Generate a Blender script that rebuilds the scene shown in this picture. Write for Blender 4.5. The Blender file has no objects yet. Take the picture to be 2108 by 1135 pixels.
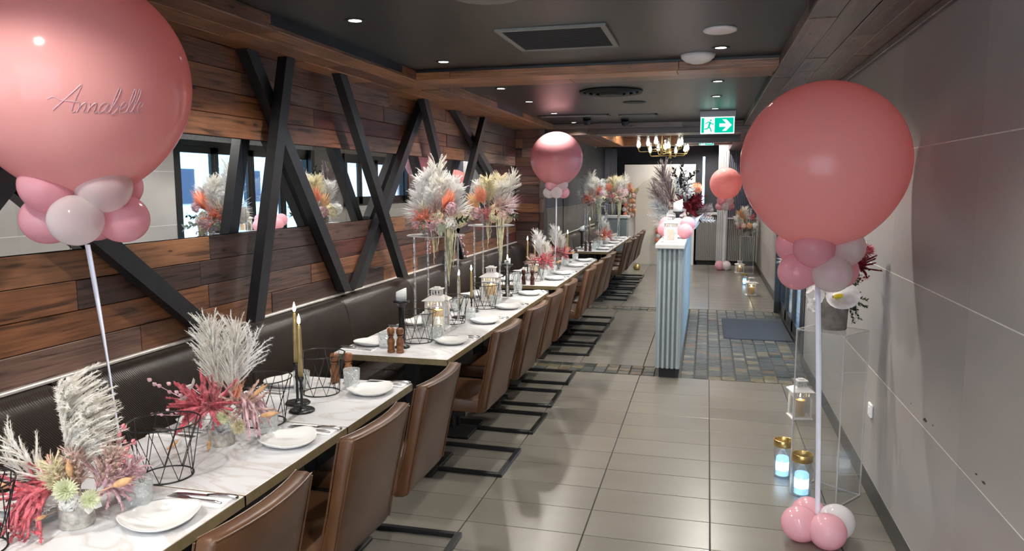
import bpy, math, random
from mathutils import Vector, Matrix
random.seed(7)
S = bpy.context.scene
COL = S.collection
PI = math.pi
# ------------------------------------------------------------------ camera
cam_d = bpy.data.cameras.new('camera'); cam = bpy.data.objects.new('camera', cam_d); COL.objects.link(cam)
cam_d.sensor_fit = 'HORIZONTAL'; cam_d.sensor_width = 36.0; cam_d.lens = 1525.4 / 2108 * 36
cam_d.clip_start = 0.05; cam_d.clip_end = 200
def cam_matrix(yaw, pitch, roll, h):
    cy, sy, cp, sp = math.cos(yaw), math.sin(yaw), math.cos(pitch), math.sin(pitch)
    f = Vector((sy*cp, cy*cp, sp)); r = Vector((cy, -sy, 0)); u = r.cross(f)
    cr, sr = math.cos(roll), math.sin(roll)
    r2 = r*cr + u*sr; u2 = u*cr - r*sr
    return Matrix(((r2.x, u2.x, -f.x, 0), (r2.y, u2.y, -f.y, 0), (r2.z, u2.z, -f.z, h), (0, 0, 0, 1)))
cam.matrix_world = cam_matrix(-.25713, -.12102, -.00235, 1.7028)
S.camera = cam
# ------------------------------------------------------------------ world, exposure
W = bpy.data.worlds.new('world'); S.world = W; W.use_nodes = True
bg = W.node_tree.nodes['Background']; bg.inputs[0].default_value = (.74, .87, 1.0, 1); bg.inputs[1].default_value = 6.0
S.view_settings.view_transform = 'Standard'; S.view_settings.look = 'None'; S.view_settings.gamma = 1
S.view_settings.use_curve_mapping = False; S.view_settings.exposure = 0.1
sun_d = bpy.data.lights.new('sun', 'SUN'); sun_d.energy = 7.0; sun_d.angle = .01; sun_d.color = (1, .97, .92)
sun = bpy.data.objects.new('sun', sun_d); COL.objects.link(sun); sun.rotation_euler = (0, math.radians(-48), 0)   # high over the roof, lighting the street side
SPOT_W = 92.0          # downlight power
SPOT_C = (1.0, .945, .87)

# ------------------------------------------------------------------ materials
MATS = {}
def nt(name):
    m = bpy.data.materials.new(name); m.use_nodes = True; n = m.node_tree
    n.nodes.clear(); out = n.nodes.new('ShaderNodeOutputMaterial'); return m, n, out
def N(n, t, **k):
    x = n.nodes.new('ShaderNode'+t)
    for a, b in k.items(): setattr(x, a, b)
    return x
def pbsdf(n, col=(.8,.8,.8), rough=.5, metal=0, spec=.5, coat=0, sheen=0):
    b = N(n, 'BsdfPrincipled')
    b.inputs['Base Color'].default_value = (*col, 1); b.inputs['Roughness'].default_value = rough
    b.inputs['Metallic'].default_value = metal; b.inputs['Specular IOR Level'].default_value = spec
    b.inputs['Coat Weight'].default_value = coat; b.inputs['Sheen Weight'].default_value = sheen
    return b
def coords(n, scale=(1,1,1), rnd=True):
    tc = N(n, 'TexCoord'); mp = N(n, 'Mapping'); mp.inputs['Scale'].default_value = scale
    if rnd:
        oi = N(n, 'ObjectInfo'); mu = N(n, 'Math', operation='MULTIPLY'); mu.inputs[1].default_value = 37.0
        n.links.new(oi.outputs['Random'], mu.inputs[0])
        ad = N(n, 'VectorMath', operation='ADD'); n.links.new(tc.outputs['Object'], ad.inputs[0]); n.links.new(mu.outputs[0], ad.inputs[1])
        n.links.new(ad.outputs[0], mp.inputs['Vector'])
    else: n.links.new(tc.outputs['Object'], mp.inputs['Vector'])
    return mp.outputs[0]
def ramp(n, fac, stops, interp='LINEAR'):
    r = N(n, 'ValToRGB'); cr = r.color_ramp; cr.interpolation = interp
    while len(cr.elements) < len(stops): cr.elements.new(.5)
    for e, (p, c) in zip(cr.elements, stops): e.position = p; e.color = (*c, 1)
    n.links.new(fac, r.inputs[0]); return r.outputs[0]
def mixc(n, a, b, fac, mode='MULTIPLY'):
    x = N(n, 'Mix', data_type='RGBA', blend_type=mode)
    if isinstance(fac, (int, float)): x.inputs[0].default_value = fac
    else: n.links.new(fac, x.inputs[0])
    for s, v in ((6, a), (7, b)):
        if isinstance(v, tuple): x.inputs[s].default_value = (*v, 1)
        else: n.links.new(v, x.inputs[s])
    return x.outputs[2]
def bump(n, b, h, st=.2, dist=.01):
    bp = N(n, 'Bump'); bp.inputs['Strength'].default_value = st; bp.inputs['Distance'].default_value = dist
    n.links.new(h, bp.inputs['Height']); n.links.new(bp.outputs[0], b.inputs['Normal'])
def plain(name, col, rough=.5, metal=0, spec=.5, coat=0, var=.12, scale=30, bmp=0, sheen=0, vscale=(1,1,1)):
    """a plain procedural surface: base colour with a faint noise variation"""
    if name in MATS: return MATS[name]
    m, n, out = nt(name); b = pbsdf(n, col, rough, metal, spec, coat, sheen)
    no = N(n, 'TexNoise'); no.inputs['Scale'].default_value = scale; no.inputs['Detail'].default_value = 4
    n.links.new(coords(n, vscale), no.inputs['Vector'])
    c = ramp(n, no.outputs[0], [(.3, tuple(x*(1-var) for x in col)), (.7, tuple(min(1, x*(1+var)) for x in col))])
    n.links.new(c, b.inputs['Base Color'])
    if bmp: bump(n, b, no.outputs[0], bmp, .004)
    n.links.new(b.outputs[0], out.inputs[0]); MATS[name] = m; return m
def wood(name, tones, rough=.45, dark=.35):
    m, n, out = nt(name); b = pbsdf(n, (.3,.15,.08), rough)
    v = coords(n, (1.3, 22, 22)); no = N(n, 'TexNoise'); no.inputs['Scale'].default_value = 2.2; no.inputs['Detail'].default_value = 8; no.inputs['Distortion'].default_value = .9
    n.links.new(v, no.inputs['Vector'])
    oi = N(n, 'ObjectInfo'); k = len(tones)
    base = ramp(n, oi.outputs['Random'], [(i/k, c) for i, c in enumerate(tones)], 'CONSTANT')
    g = ramp(n, no.outputs[0], [(.33, (dark,)*3), (.44, (.80,)*3), (.70, (1.25,)*3)])
    c = mixc(n, base, g, 1.0)
    v2 = coords(n, (1, 1, 1)); n2 = N(n, 'TexNoise'); n2.inputs['Scale'].default_value = 3.0; n.links.new(v2, n2.inputs['Vector'])
    c = mixc(n, c, ramp(n, n2.outputs[0], [(.35, (.7,.68,.68)), (.65, (1.1,1.08,1.05))]), .8)
    vo = N(n, 'TexVoronoi'); vo.inputs['Scale'].default_value = 2.6; n.links.new(coords(n, (1, 3.2, 3.2)), vo.inputs['Vector'])
    c = mixc(n, c, ramp(n, vo.outputs['Distance'], [(.045, (.12,.08,.06)), (.075, (1,1,1))]), .9)
    n.links.new(c, b.inputs['Base Color']); bump(n, b, no.outputs[0], .35, .006)
    n.links.new(b.outputs[0], out.inputs[0]); MATS[name] = m; return m
def emis(name, col, st):
    if name in MATS: return MATS[name]
    m, n, out = nt(name); e = N(n, 'Emission'); e.inputs[0].default_value = (*col, 1); e.inputs[1].default_value = st
    n.links.new(e.outputs[0], out.inputs[0]); MATS[name] = m; return m
def clear(name, tint=(1,1,1), gloss=.12, rough=.03, body=0.0, bodycol=(.9,.95,.97), facet=0, edge=.75):
    """thin clear sheet: transparent + fresnel-weighted gloss (+ a little milky body)"""
    if name in MATS: return MATS[name]
    m, n, out = nt(name); t = N(n, 'BsdfTransparent'); t.inputs[0].default_value = (*tint, 1)
    g = N(n, 'BsdfGlossy'); g.inputs['Roughness'].default_value = rough
    lw = N(n, 'LayerWeight'); lw.inputs[0].default_value = .35
    mr = N(n, 'MapRange'); mr.inputs[3].default_value = gloss; mr.inputs[4].default_value = edge; n.links.new(lw.outputs['Facing'], mr.inputs[0])
    if facet:
        vo = N(n, 'TexVoronoi'); vo.inputs['Scale'].default_value = facet; n.links.new(coords(n, (1,1,.7), False), vo.inputs['Vector'])
        bp = N(n, 'Bump'); bp.inputs['Strength'].default_value = 1; bp.inputs['Distance'].default_value = .01
        n.links.new(vo.outputs['Distance'], bp.inputs['Height'])
        n.links.new(bp.outputs[0], g.inputs['Normal']); n.links.new(bp.outputs[0], lw.inputs['Normal'])
    mx = N(n, 'MixShader'); n.links.new(mr.outputs[0], mx.inputs[0]); n.links.new(t.outputs[0], mx.inputs[1]); n.links.new(g.outputs[0], mx.inputs[2])
    last = mx
    if body:
        d = N(n, 'BsdfDiffuse'); d.inputs[0].default_value = (*bodycol, 1)
        m2 = N(n, 'MixShader'); m2.inputs[0].default_value = body
        n.links.new(mx.outputs[0], m2.inputs[1]); n.links.new(d.outputs[0], m2.inputs[2]); last = m2
    n.links.new(last.outputs[0], out.inputs[0]); MATS[name] = m; return m
def latex(name, col, trans=.35, clearness=0.0, rough=.13):
    m, n, out = nt(name); b = pbsdf(n, col, rough, spec=.45)
    t = N(n, 'BsdfTranslucent'); t.inputs[0].default_value = (*col, 1)
    mx = N(n, 'MixShader'); mx.inputs[0].default_value = trans
    n.links.new(b.outputs[0], mx.inputs[1]); n.links.new(t.outputs[0], mx.inputs[2]); last = mx
    if clearness:
        tr = N(n, 'BsdfTransparent'); tr.inputs[0].default_value = (*[.4+.6*c for c in col], 1)
        lw = N(n, 'LayerWeight'); lw.inputs[0].default_value = .4
        mr = N(n, 'MapRange'); mr.inputs[3].default_value = clearness; mr.inputs[4].default_value = .05; n.links.new(lw.outputs['Facing'], mr.inputs[0])
        m2 = N(n, 'MixShader'); n.links.new(mr.outputs[0], m2.inputs[0]); n.links.new(mx.outputs[0], m2.inputs[1]); n.links.new(tr.outputs[0], m2.inputs[2]); last = m2
    n.links.new(last.outputs[0], out.inputs[0]); MATS[name] = m; return m
def petal(name, col, trans=.3, var=.18):
    m, n, out = nt(name); b = pbsdf(n, col, .75, spec=.2)
    no = N(n, 'TexNoise'); no.inputs['Scale'].default_value = 40; n.links.new(coords(n), no.inputs['Vector'])
    c = ramp(n, no.outputs[0], [(.3, tuple(x*(1-var) for x in col)), (.7, tuple(min(1, x*(1+var)) for x in col))])
    n.links.new(c, b.inputs['Base Color'])
    t = N(n, 'BsdfTranslucent'); n.links.new(c, t.inputs[0]); mx = N(n, 'MixShader'); mx.inputs[0].default_value = trans
    n.links.new(b.outputs[0], mx.inputs[1]); n.links.new(t.outputs[0], mx.inputs[2]); n.links.new(mx.outputs[0], out.inputs[0]); MATS[name] = m; return m

wood('wood_wall', [(.16,.056,.036), (.080,.040,.028), (.21,.092,.046), (.12,.070,.056), (.28,.128,.058), (.11,.034,.026), (.18,.105,.080), (.066,.040,.036), (.25,.10,.042), (.16,.070,.042)], .40, .26)
wood('wood_beam', [(.36,.15,.06), (.28,.115,.05), (.42,.19,.08), (.20,.09,.05), (.33,.16,.085)], .34)
wood('wood_soffit', [(.16,.10,.075), (.11,.058,.042), (.20,.125,.09), (.085,.05,.04), (.15,.07,.045), (.13,.095,.085)], .32)
wood('wood_mill', [(.34,.14,.05), (.26,.10,.04)], .3, .5)
wood('wood_mill_dark', [(.09,.03,.018), (.07,.025,.016)], .3, .5)
def m_marble():
    m, n, out = nt('marble'); b = pbsdf(n, (.85,.85,.85), .22)
    no = N(n, 'TexNoise'); no.inputs['Scale'].default_value = 2.3; no.inputs['Detail'].default_value = 7; no.inputs['Distortion'].default_value = 1.6
    n.links.new(coords(n, (1, 1.6, 1)), no.inputs['Vector'])
    c = ramp(n, no.outputs[0], [(0, (.66,.67,.695)), (.46, (.66,.67,.695)), (.5, (.57,.55,.54)), (.54, (.66,.67,.695)), (1, (.74,.74,.75))])
    n.links.new(c, b.inputs['Base Color']); n.links.new(b.outputs[0], out.inputs[0]); MATS['marble'] = m
m_marble()
def m_tile(name, c0, c1, rough, sc, stretch, bm=.05, spec=.5, vr=.15, det=7, lo=.3):
    m, n, out = nt(name); b = pbsdf(n, c0, rough, spec=spec)
    no = N(n, 'TexNoise'); no.inputs['Scale'].default_value = sc; no.inputs['Detail'].default_value = det
    n.links.new(coords(n, stretch), no.inputs['Vector'])
    c = ramp(n, no.outputs[0], [(lo, c0), (1-lo, c1)])
    oi = N(n, 'ObjectInfo'); c = mixc(n, c, ramp(n, oi.outputs['Random'], [(0, (.92,.92,.92)), (1, (1.06,1.06,1.06))]), 1.0)
    n.links.new(c, b.inputs['Base Color'])
    if vr: r = ramp(n, no.outputs[0], [(.3, (rough*(1-vr),)*3), (.7, (rough*(1+vr),)*3)]); n.links.new(r, b.inputs['Roughness'])
    if bm: bump(n, b, no.outputs[0], bm, .003)
    n.links.new(b.outputs[0], out.inputs[0]); MATS[name] = m
m_tile('floor_tile', (.150,.137,.117), (.186,.172,.148), .28, 2.0, (1, 3, 1), .0, vr=.0, det=3, lo=.15)
m_tile('wall_tile', (.295,.275,.265), (.36,.335,.32), .42, 1.6, (1, 1, 2.4))
def m_slate():
    m, n, out = nt('slate'); b = pbsdf(n, (.2,.2,.2), .42, spec=.35)
    oi = N(n, 'ObjectInfo')
    base = ramp(n, oi.outputs['Random'], [(0, (.048,.055,.052)), (.25, (.070,.070,.060)), (.45, (.125,.105,.062)), (.55, (.05,.056,.060)), (.72, (.105,.07,.045)), (.8, (.145,.13,.095)), (.9, (.035,.038,.036))], 'CONSTANT')
    no = N(n, 'TexNoise'); no.inputs['Scale'].default_value = 16; no.inputs['Detail'].default_value = 6; n.links.new(coords(n, (1, 2, 1)), no.inputs['Vector'])
    c = mixc(n, base, ramp(n, no.outputs[0], [(.3, (.45,.45,.45)), (.7, (1.4,1.4,1.35))]), 1.0)
    n.links.new(c, b.inputs['Base Color']); bump(n, b, no.outputs[0], .8, .008); n.links.new(b.outputs[0], out.inputs[0]); MATS['slate'] = m
m_slate()
def m_leather(name, a, b_, rough, weave=False):
    m, n, out = nt(name); b = pbsdf(n, a, rough)
    no = N(n, 'TexNoise'); no.inputs['Scale'].default_value = 5; no.inputs['Detail'].default_value = 6; n.links.new(coords(n), no.inputs['Vector'])
    c = ramp(n, no.outputs[0], [(.3, a), (.7, b_)]); n.links.new(c, b.inputs['Base Color'])
    if weave:
        ck = N(n, 'TexWave'); ck.inputs['Scale'].default_value = 60; ck.inputs['Distortion'].default_value = .3; ck.bands_direction = 'DIAGONAL'
        n.links.new(coords(n, (1,1,1), False), ck.inputs['Vector']); bump(n, b, ck.outputs['Fac'], .5, .002)
    else:
        vo = N(n, 'TexVoronoi'); vo.inputs['Scale'].default_value = 140; n.links.new(coords(n), vo.inputs['Vector']); bump(n, b, vo.outputs['Distance'], .12, .002)
    n.links.new(b.outputs[0], out.inputs[0]); MATS[name] = m
m_leather('leather', (.060,.0245,.0095), (.105,.047,.0195), .40)
m_leather('bench_leather', (.016,.010,.0075), (.026,.017,.012), .38, True)
plain('ceiling_paint', (.013,.0125,.0125), .34, var=.15, scale=2)
plain('black_steel', (.012,.012,.013), .35)
plain('black_timber', (.012,.012,.014), .42, var=.3, scale=20, bmp=.1)
plain('black_metal', (.010,.010,.011), .3)
plain('brass_edge', (.30,.235,.13), .38, metal=.4)
plain('gold', (.62,.44,.17), .28, metal=.9)
plain('gold_wax', (.40,.31,.14), .35, metal=.45)
plain('steel', (.55,.55,.56), .22, metal=1)
plain('porcelain', (.80,.80,.79), .12, coat=.4, var=.01)
plain('linen', (.80,.80,.81), .85, var=.04, scale=200, bmp=.1)
plain('white_metal', (.70,.68,.67), .4, var=.03)
plain('glow_tinted_wax', (.92,.62,.30), .5, var=.04)  # orange base colour stands in for flame light glowing through the wax
plain('wax', (.86,.78,.64), .5, var=.04)
plain('white_wax', (.86,.86,.86), .5, var=.03)
plain('concrete', (.46,.44,.40), .8, var=.35, scale=60, bmp=.4)
plain('dark_pot', (.20,.18,.16), .7, var=.3, scale=25, bmp=.3)
plain('grout', (.06,.055,.05), .8)
plain('light_grout', (.80,.77,.74), .8)
plain('skirting', (.020,.017,.015), .35)
plain('white_trim', (.58,.58,.58), .4, var=.04)
plain('rail', (.62,.58,.54), .35, metal=.3)
plain('grey_panel', (.20,.235,.25), .45, var=.05)
plain('grey_slat', (.30,.35,.37), .45, var=.05)
plain('warm_grey_panel', (.20,.195,.18), .5, var=.06)
plain('pale_grey', (.42,.42,.43), .5, var=.05)
plain('blue_black', (.035,.045,.085), .5, var=.1)
plain('dark_wall', (.032,.034,.042), .55, var=.1, scale=5)
m_tile('dark_tile', (.050,.048,.043), (.085,.08,.072), .4, 30, (1,1,1), .15)
plain('cream', (.72,.68,.62), .6, var=.02)
plain('cream_arch', (.62,.575,.50), .6, var=.02)
plain('mat_rubber', (.022,.026,.036), .75, var=.3, scale=80, bmp=.5)
plain('curtain', (.38,.37,.40), .8, var=.1)
plain('pavement', (.45,.45,.45), .8)
plain('facade', (.75,.75,.75), .8)
plain('switch', (.85,.85,.85), .4, var=.01)
plain('ribbon', (.74,.74,.84), .35, var=.04)
plain('dull_black', (.008,.008,.008), .6)
clear('window_glass', (.70,.87,1), .05); clear('shop_glass', (.97,.97,.97), .04)  # the daylight's blue cast is put into the window glass tint
clear('acrylic', (.975,.98,.98), .03, edge=.28, body=.012)
clear('acrylic_edge', (.9,.9,.9), .25, body=.38, bodycol=(.8,.8,.82))
clear('crystal', (.93,.93,.92), .22, .08, body=.10, facet=24)
clear('cut_glass', (.97,.99,.99), .10, .05, body=.16, bodycol=(.93,.97,.98), facet=70, edge=.55)
clear('plain_glass', (.97,.98,.98), .06, .02, body=.03, edge=.6)
m, n, out = nt('mirror'); g = N(n, 'BsdfGlossy'); g.inputs[0].default_value = (.86,.89,.90,1); g.inputs['Roughness'].default_value = .01; n.links.new(g.outputs[0], out.inputs[0]); MATS['mirror'] = m
latex('latex_coral', (.97,.49,.47), .52)
latex('latex_rose', (.62,.30,.32), .4)
latex('latex_pink', (.90,.48,.55), .4, .28)
latex('latex_pearl', (.86,.80,.80), .4, .5)
latex('latex_baby', (.92,.55,.62), .4, 0)
latex('latex_white', (.88,.88,.90), .4, .12)
for nme, c in dict(ivory=(.96,.91,.83), cream_petal=(.86,.80,.62), white_petal=(.96,.94,.92), coral_red=(.80,.21,.25), rose=(.76,.28,.31), blush=(.86,.56,.50), soft_pink=(.88,.52,.56), peach=(.88,.45,.30), tan=(.75,.48,.26), pale_green=(.72,.75,.55), sage=(.30,.33,.26), dark_leaf=(.055,.085,.045), maroon=(.20,.020,.032), mauve=(.40,.33,.33), silver_leaf=(.42,.44,.46), black_leaf=(.014,.014,.016), coral=(.90,.34,.22), moss=(.74,.70,.50), yellow=(.85,.72,.06), bright_white=(.97,.96,.93)).items(): petal(nme, c, .5 if nme in ('ivory','bright_white','white_petal','cream_petal') else .35, .45 if nme in ('coral_red','rose','maroon','soft_pink','blush') else .18)
petal('silver_petal', (.62,.64,.66), .25)
emis('flame', (1.0, .80, .48), 30); emis('lamp_lens', (1.0, .95, .88), 14); emis('bulb', (1.0, .90, .74), 24)
emis('led_wax', (.30, .62, 1.0), 2.6); emis('led_hot', (.62, .86, 1.0), 5.0); emis('led_warm', (1.0, .72, .36), 5)
emis('sign_green', (.0, .62, .40), 1.0); emis('sign_white', (.80, 1.0, .93), 1.3)

# ------------------------------------------------------------------ mesh builder
class MB:
    def __init__(s): s.v = []; s.f = []
    def add(s, vs, fs, M=None):
        o = len(s.v); s.v += [tuple(M @ Vector(p)) if M else tuple(p) for p in vs]; s.f += [tuple(i+o for i in f) for f in fs]; return s
    def box(s, a, b, M=None, ch=0):
        (x0,y0,z0), (x1,y1,z1) = a, b
        if ch:      # chamfered box
            vs = []; fs = []; c = ch
            X = [(x0, 1), (x1, -1)]; Y = [(y0, 1), (y1, -1)]; Z = [(z0, 1), (z1, -1)]; idx = {}
            for i in (0,1):
                for j in (0,1):
                    for k in (0,1):
                        idx[i,j,k,'x'] = len(vs); vs.append((X[i][0], Y[j][0]+Y[j][1]*c, Z[k][0]+Z[k][1]*c))
                        idx[i,j,k,'y'] = len(vs); vs.append((X[i][0]+X[i][1]*c, Y[j][0], Z[k][0]+Z[k][1]*c))
                        idx[i,j,k,'z'] = len(vs); vs.append((X[i][0]+X[i][1]*c, Y[j][0]+Y[j][1]*c, Z[k][0]))
                        fs.append((idx[i,j,k,'x'], idx[i,j,k,'y'], idx[i,j,k,'z']))
            q = [(0,0), (1,0), (1,1), (0,1)]
            for i in (0,1):
                fs.append(tuple(idx[i,a_,b_,'x'] for a_, b_ in q)); fs.append(tuple(idx[a_,i,b_,'y'] for a_, b_ in q)); fs.append(tuple(idx[a_,b_,i,'z'] for a_, b_ in q))
            for a_ in (0,1):
                for b_ in (0,1):
                    fs.append((idx[a_,b_,0,'x'], idx[a_,b_,1,'x'], idx[a_,b_,1,'y'], idx[a_,b_,0,'y']))
                    fs.append((idx[a_,0,b_,'x'], idx[a_,1,b_,'x'], idx[a_,1,b_,'z'], idx[a_,0,b_,'z']))
                    fs.append((idx[0,a_,b_,'y'], idx[1,a_,b_,'y'], idx[1,a_,b_,'z'], idx[0,a_,b_,'z']))
            return s.add(vs, fs, M)
        vs = [(x,y,z) for x in (x0,x1) for y in (y0,y1) for z in (z0,z1)]
        return s.add(vs, [(0,1,3,2), (4,6,7,5), (0,4,5,1), (2,3,7,6), (0,2,6,4), (1,5,7,3)], M)
    def lathe(s, prof, n=16, c=(0,0,0), M=None, sx=1, sy=1, cap=False):
        vs = []; fs = []; k = len(prof)
        for r, z in prof:
            for i in range(n):
                a = 2*PI*i/n; vs.append((c[0]+r*sx*math.cos(a), c[1]+r*sy*math.sin(a), c[2]+z))
        for j in range(k-1):
            for i in range(n): fs.append((j*n+i, j*n+(i+1)%n, (j+1)*n+(i+1)%n, (j+1)*n+i))
        if prof[0][0] < .0021 or cap: fs.append(tuple(range(n-1, -1, -1)))
        if prof[-1][0] < .0021 or cap: fs.append(tuple((k-1)*n+i for i in range(n)))
        return s.add(vs, fs, M)
    def tube(s, pts, r, n=6, M=None, close=False, twist=0):
        pts = [Vector(p) for p in pts]; k = len(pts); vs = []; fs = []
        rr = r if isinstance(r, (list, tuple)) else [r]*k
        up = Vector((0,0,1)); t0 = (pts[1]-pts[0]).normalized()
        if abs(t0.dot(up)) > .9: up = Vector((1,0,0))
        u = t0.cross(up).normalized()
        for i, p in enumerate(pts):
            if close: t = (pts[(i+1) % k]-pts[i-1])
            else: t = pts[min(i+1, k-1)]-pts[max(i-1, 0)]
            if t.length < 1e-9: t = t0.copy()
            t.normalize(); u = u - t*u.dot(t)
            if u.length < 1e-6: u = t.orthogonal()
            u.normalize(); w = t.cross(u)
            for j in range(n):
                a = 2*PI*j/n + PI/n; vs.append(p + (u*math.cos(a)+w*math.sin(a))*rr[i])
        m = k if close else k-1
        for i in range(m):
            for j in range(n): fs.append((i*n+j, i*n+(j+1)%n, ((i+1)%k)*n+(j+1)%n, ((i+1)%k)*n+j))
        if not close: fs.append(tuple(range(n-1,-1,-1))); fs.append(tuple((k-1)*n+j for j in range(n)))
        return s.add(vs, fs, M)
    def ring(s, R, z, r, n=28, k=5, c=(0,0)): return s.tube([(c[0]+R*math.cos(2*PI*i/n), c[1]+R*math.sin(2*PI*i/n), z) for i in range(n)], r, k, close=True)
    def prism(s, poly, z0, z1, M=None):
        k = len(poly); vs = [(x,y,z0) for x,y in poly]+[(x,y,z1) for x,y in poly]
        return s.add(vs, [tuple(range(k-1,-1,-1)), tuple(range(k,2*k))]+[(i,(i+1)%k,(i+1)%k+k,i+k) for i in range(k)], M)
    def leaf(s, base, d, nrm, L, w, curl=.2, seg=3, tip=.0):
        """a two-sided flat leaf of seg segments"""
        base = Vector(base); d = Vector(d).normalized(); nrm = Vector(nrm); side = d.cross(nrm)
        if side.length < 1e-5: side = d.orthogonal()
        side.normalize(); nrm = side.cross(d)
        vs = []; fs = []
        for i in range(seg+1):
            t = i/seg; ww = w*(math.sin(PI*min(1, .12+t*.88))**.7)*(1 if i < seg else tip); p = base + d*L*t + nrm*(curl*L*t*t)
            vs += [p-side*ww/2, p+side*ww/2]
        for i in range(seg): fs.append((2*i, 2*i+1, 2*i+3, 2*i+2))
        return s.add(vs, fs)
    def mesh(s, name, mat=None, smooth=False):
        me = bpy.data.meshes.new(name); me.from_pydata(s.v, [], s.f); me.validate(); me.update()
        if smooth: me.polygons.foreach_set('use_smooth', [True]*len(me.polygons)); me.update()
        if mat: me.materials.append(MATS[mat])
        return me
    def build(s, name, mat, parent=None, loc=(0,0,0), smooth=False, M=None):
        return obj(name, s.mesh(name, mat, smooth), parent, loc, M)
def obj(name, me, parent=None, loc=(0,0,0), M=None, mat=None):
    o = bpy.data.objects.new(name, me); COL.objects.link(o)
    if parent: o.parent = parent
    if M is not None: o.matrix_local = M
    else: o.location = loc
    if mat: o.material_slots[0].link = 'OBJECT'; o.material_slots[0].material = MATS[mat]
    return o
def tag(o, label, cat, group=None, kind=None):
    o['label'] = label; o['category'] = cat
    if group: o['group'] = group
    if kind: o['kind'] = kind
    return o
def thing(name, label, cat, loc=(0,0,0), rz=0, group=None, kind=None):
    o = bpy.data.objects.new(name, None); COL.objects.link(o); o.location = loc; o.rotation_euler = (0,0,rz); o.empty_display_size = .1
    return tag(o, label, cat, group, kind)
def dup(root, loc, rz=0, label=None, group=None, sc=None):
    r = root.copy(); COL.objects.link(r); r.location = loc; r.rotation_euler = (0,0,rz)
    if sc: r.scale = (sc,)*3
    if label: r['label'] = label
    if group: r['group'] = group
    for ch in root.children:
        c = ch.copy(); COL.objects.link(c); c.parent = r
        for g in ch.children:
            d = g.copy(); COL.objects.link(d); d.parent = c
    return r
def RT(loc, rz=0, rx=0, ry=0): return Matrix.Translation(loc) @ Matrix.Rotation(rz, 4, 'Z') @ Matrix.Rotation(ry, 4, 'Y') @ Matrix.Rotation(rx, 4, 'X')
ORD = ['first', 'second', 'third', 'fourth', 'fifth', 'sixth', 'seventh', 'eighth', 'ninth', 'tenth']
# ------------------------------------------------------------------ structure
XL, XR, XR2, XL2 = -2.5, .91, 1.0, -2.10
ZB, ZC = 2.44, 2.51
def struct(name, label, cat, mb, mat):
    return tag(mb.build(name, mat), label, cat, kind='structure')
plank_cache = {}
def planks(parent, org, u, v, nrm, ulen, rows, mat, t=.02, lmin=.5, lmax=1.6, gap=.003, name='plank', clip=None):
    """boards laid in rows on a face: u along the boards, v across the rows"""
    u, v, nrm, org = Vector(u), Vector(v), Vector(nrm), Vector(org); w = v.cross(u); sg = 1 if w.dot(nrm) > 0 else -1
    y = 0
    for hgt in rows:
        x = -random.uniform(0, lmin)
        while x < ulen:
            L = random.uniform(lmin, lmax); a, b = max(0, x), min(ulen, x+L); x += L
            if b-a < .05: continue
            tt = t + random.uniform(-.002, .003)
            mb = MB(); mb.box((gap/2-(b-a)/2, min(0, sg*tt), gap/2), ((b-a)/2-gap/2, max(0, sg*tt), hgt-gap/2), ch=.002)
            o = org + u*((a+b)/2) + v*y
            M = Matrix(((u.x, w.x, v.x, o.x), (u.y, w.y, v.y, o.y), (u.z, w.z, v.z, o.z), (0,0,0,1)))
            mb.build(name, mat, parent, M=M)
        y += hgt
# --- floor
fl = struct('floor', 'grey stone-look tiled floor of the dining room', 'floor', MB().box((-2.6,-2.5,-.12), (1.12,17.0,-.010)), 'grout')
TX, TY, TX0, TY0 = .603, .291, .0572, 3.429
tmesh = {}
tiles = []
def tile_zone(x0, x1, y0, y1):
    i0 = math.floor((x0-TX0)/TX); j0 = math.floor((y0-TY0)/TY)
    for i in range(i0, i0+12):
        for j in range(j0, j0+80):
            a, b = max(x0, TX0+i*TX), min(x1, TX0+(i+1)*TX); c, d = max(y0, TY0+j*TY), min(y1, TY0+(j+1)*TY)
            if b-a < .03 or d-c < .03: continue
            tiles.append((a, b, c, d))
tile_zone(-2.55, .93, -2.5, 6.60); tile_zone(-2.55, -.44, 6.95, 10.1); tile_zone(-2.55, 1.02, 10.40, 16.9)
def tile_rank(t):
    cx, cy = (t[0]+t[1])/2, (t[2]+t[3])/2
    return (0 if (cy > 1.6 and cx > -1.75 and cx > -cy*1.2) else 1000) + cy
tiles.sort(key=tile_rank); G = .0034
rest = MB()
for k, (a, b, c, d) in enumerate(tiles):
    if k < 300:
        key = (round(b-a, 3), round(d-c, 3))
        if key not in tmesh: tmesh[key] = MB().box((-key[0]/2+G, -key[1]/2+G*.6, -.011), (key[0]/2-G, key[1]/2-G*.6, 0), ch=.0012).mesh('floor_tile', 'floor_tile')
        obj('floor_tile', tmesh[key], fl, ((a+b)/2, (c+d)/2, 0))
    else: rest.box((a+G, c+G, -.011), (b-G, d-G, 0))
o = rest.build('floor_tile', 'floor_tile', fl); o['kind'] = 'stuff'
# slate cobbles
SC = .1155
sm = []
for q in range(5):
    w, d = SC/2-.004-random.uniform(0, .004), SC/2-.004-random.uniform(0, .004)
    sm.append(MB().box((-w,-d,-.011), (w,d,0), ch=.004).mesh('slate_tile', 'slate'))
cells = []
def slate_zone(x0, x1, y0, y1, hole=None):
    nx, ny = round((x1-x0)/SC), round((y1-y0)/SC); px, py = (x1-x0)/nx, (y1-y0)/ny
    for i in range(nx):
        for j in range(ny):
            x, y = x0+(i+.5)*px, y0+(j+.5)*py
            if hole and hole[0]+.05 < x and hole[2]+.05 < y < hole[3]-.05: continue
            cells.append((x, y, px/SC, py/SC))
slate_zone(-.195, 1.0, 6.62, 10.38, (.215, 1, 8.45, 9.73)); slate_zone(-1.65, -.42, 6.62, 6.94); slate_zone(-1.65, -.42, 10.12, 10.38)
cells.sort(key=lambda c: c[1]); rest = MB()
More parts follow.
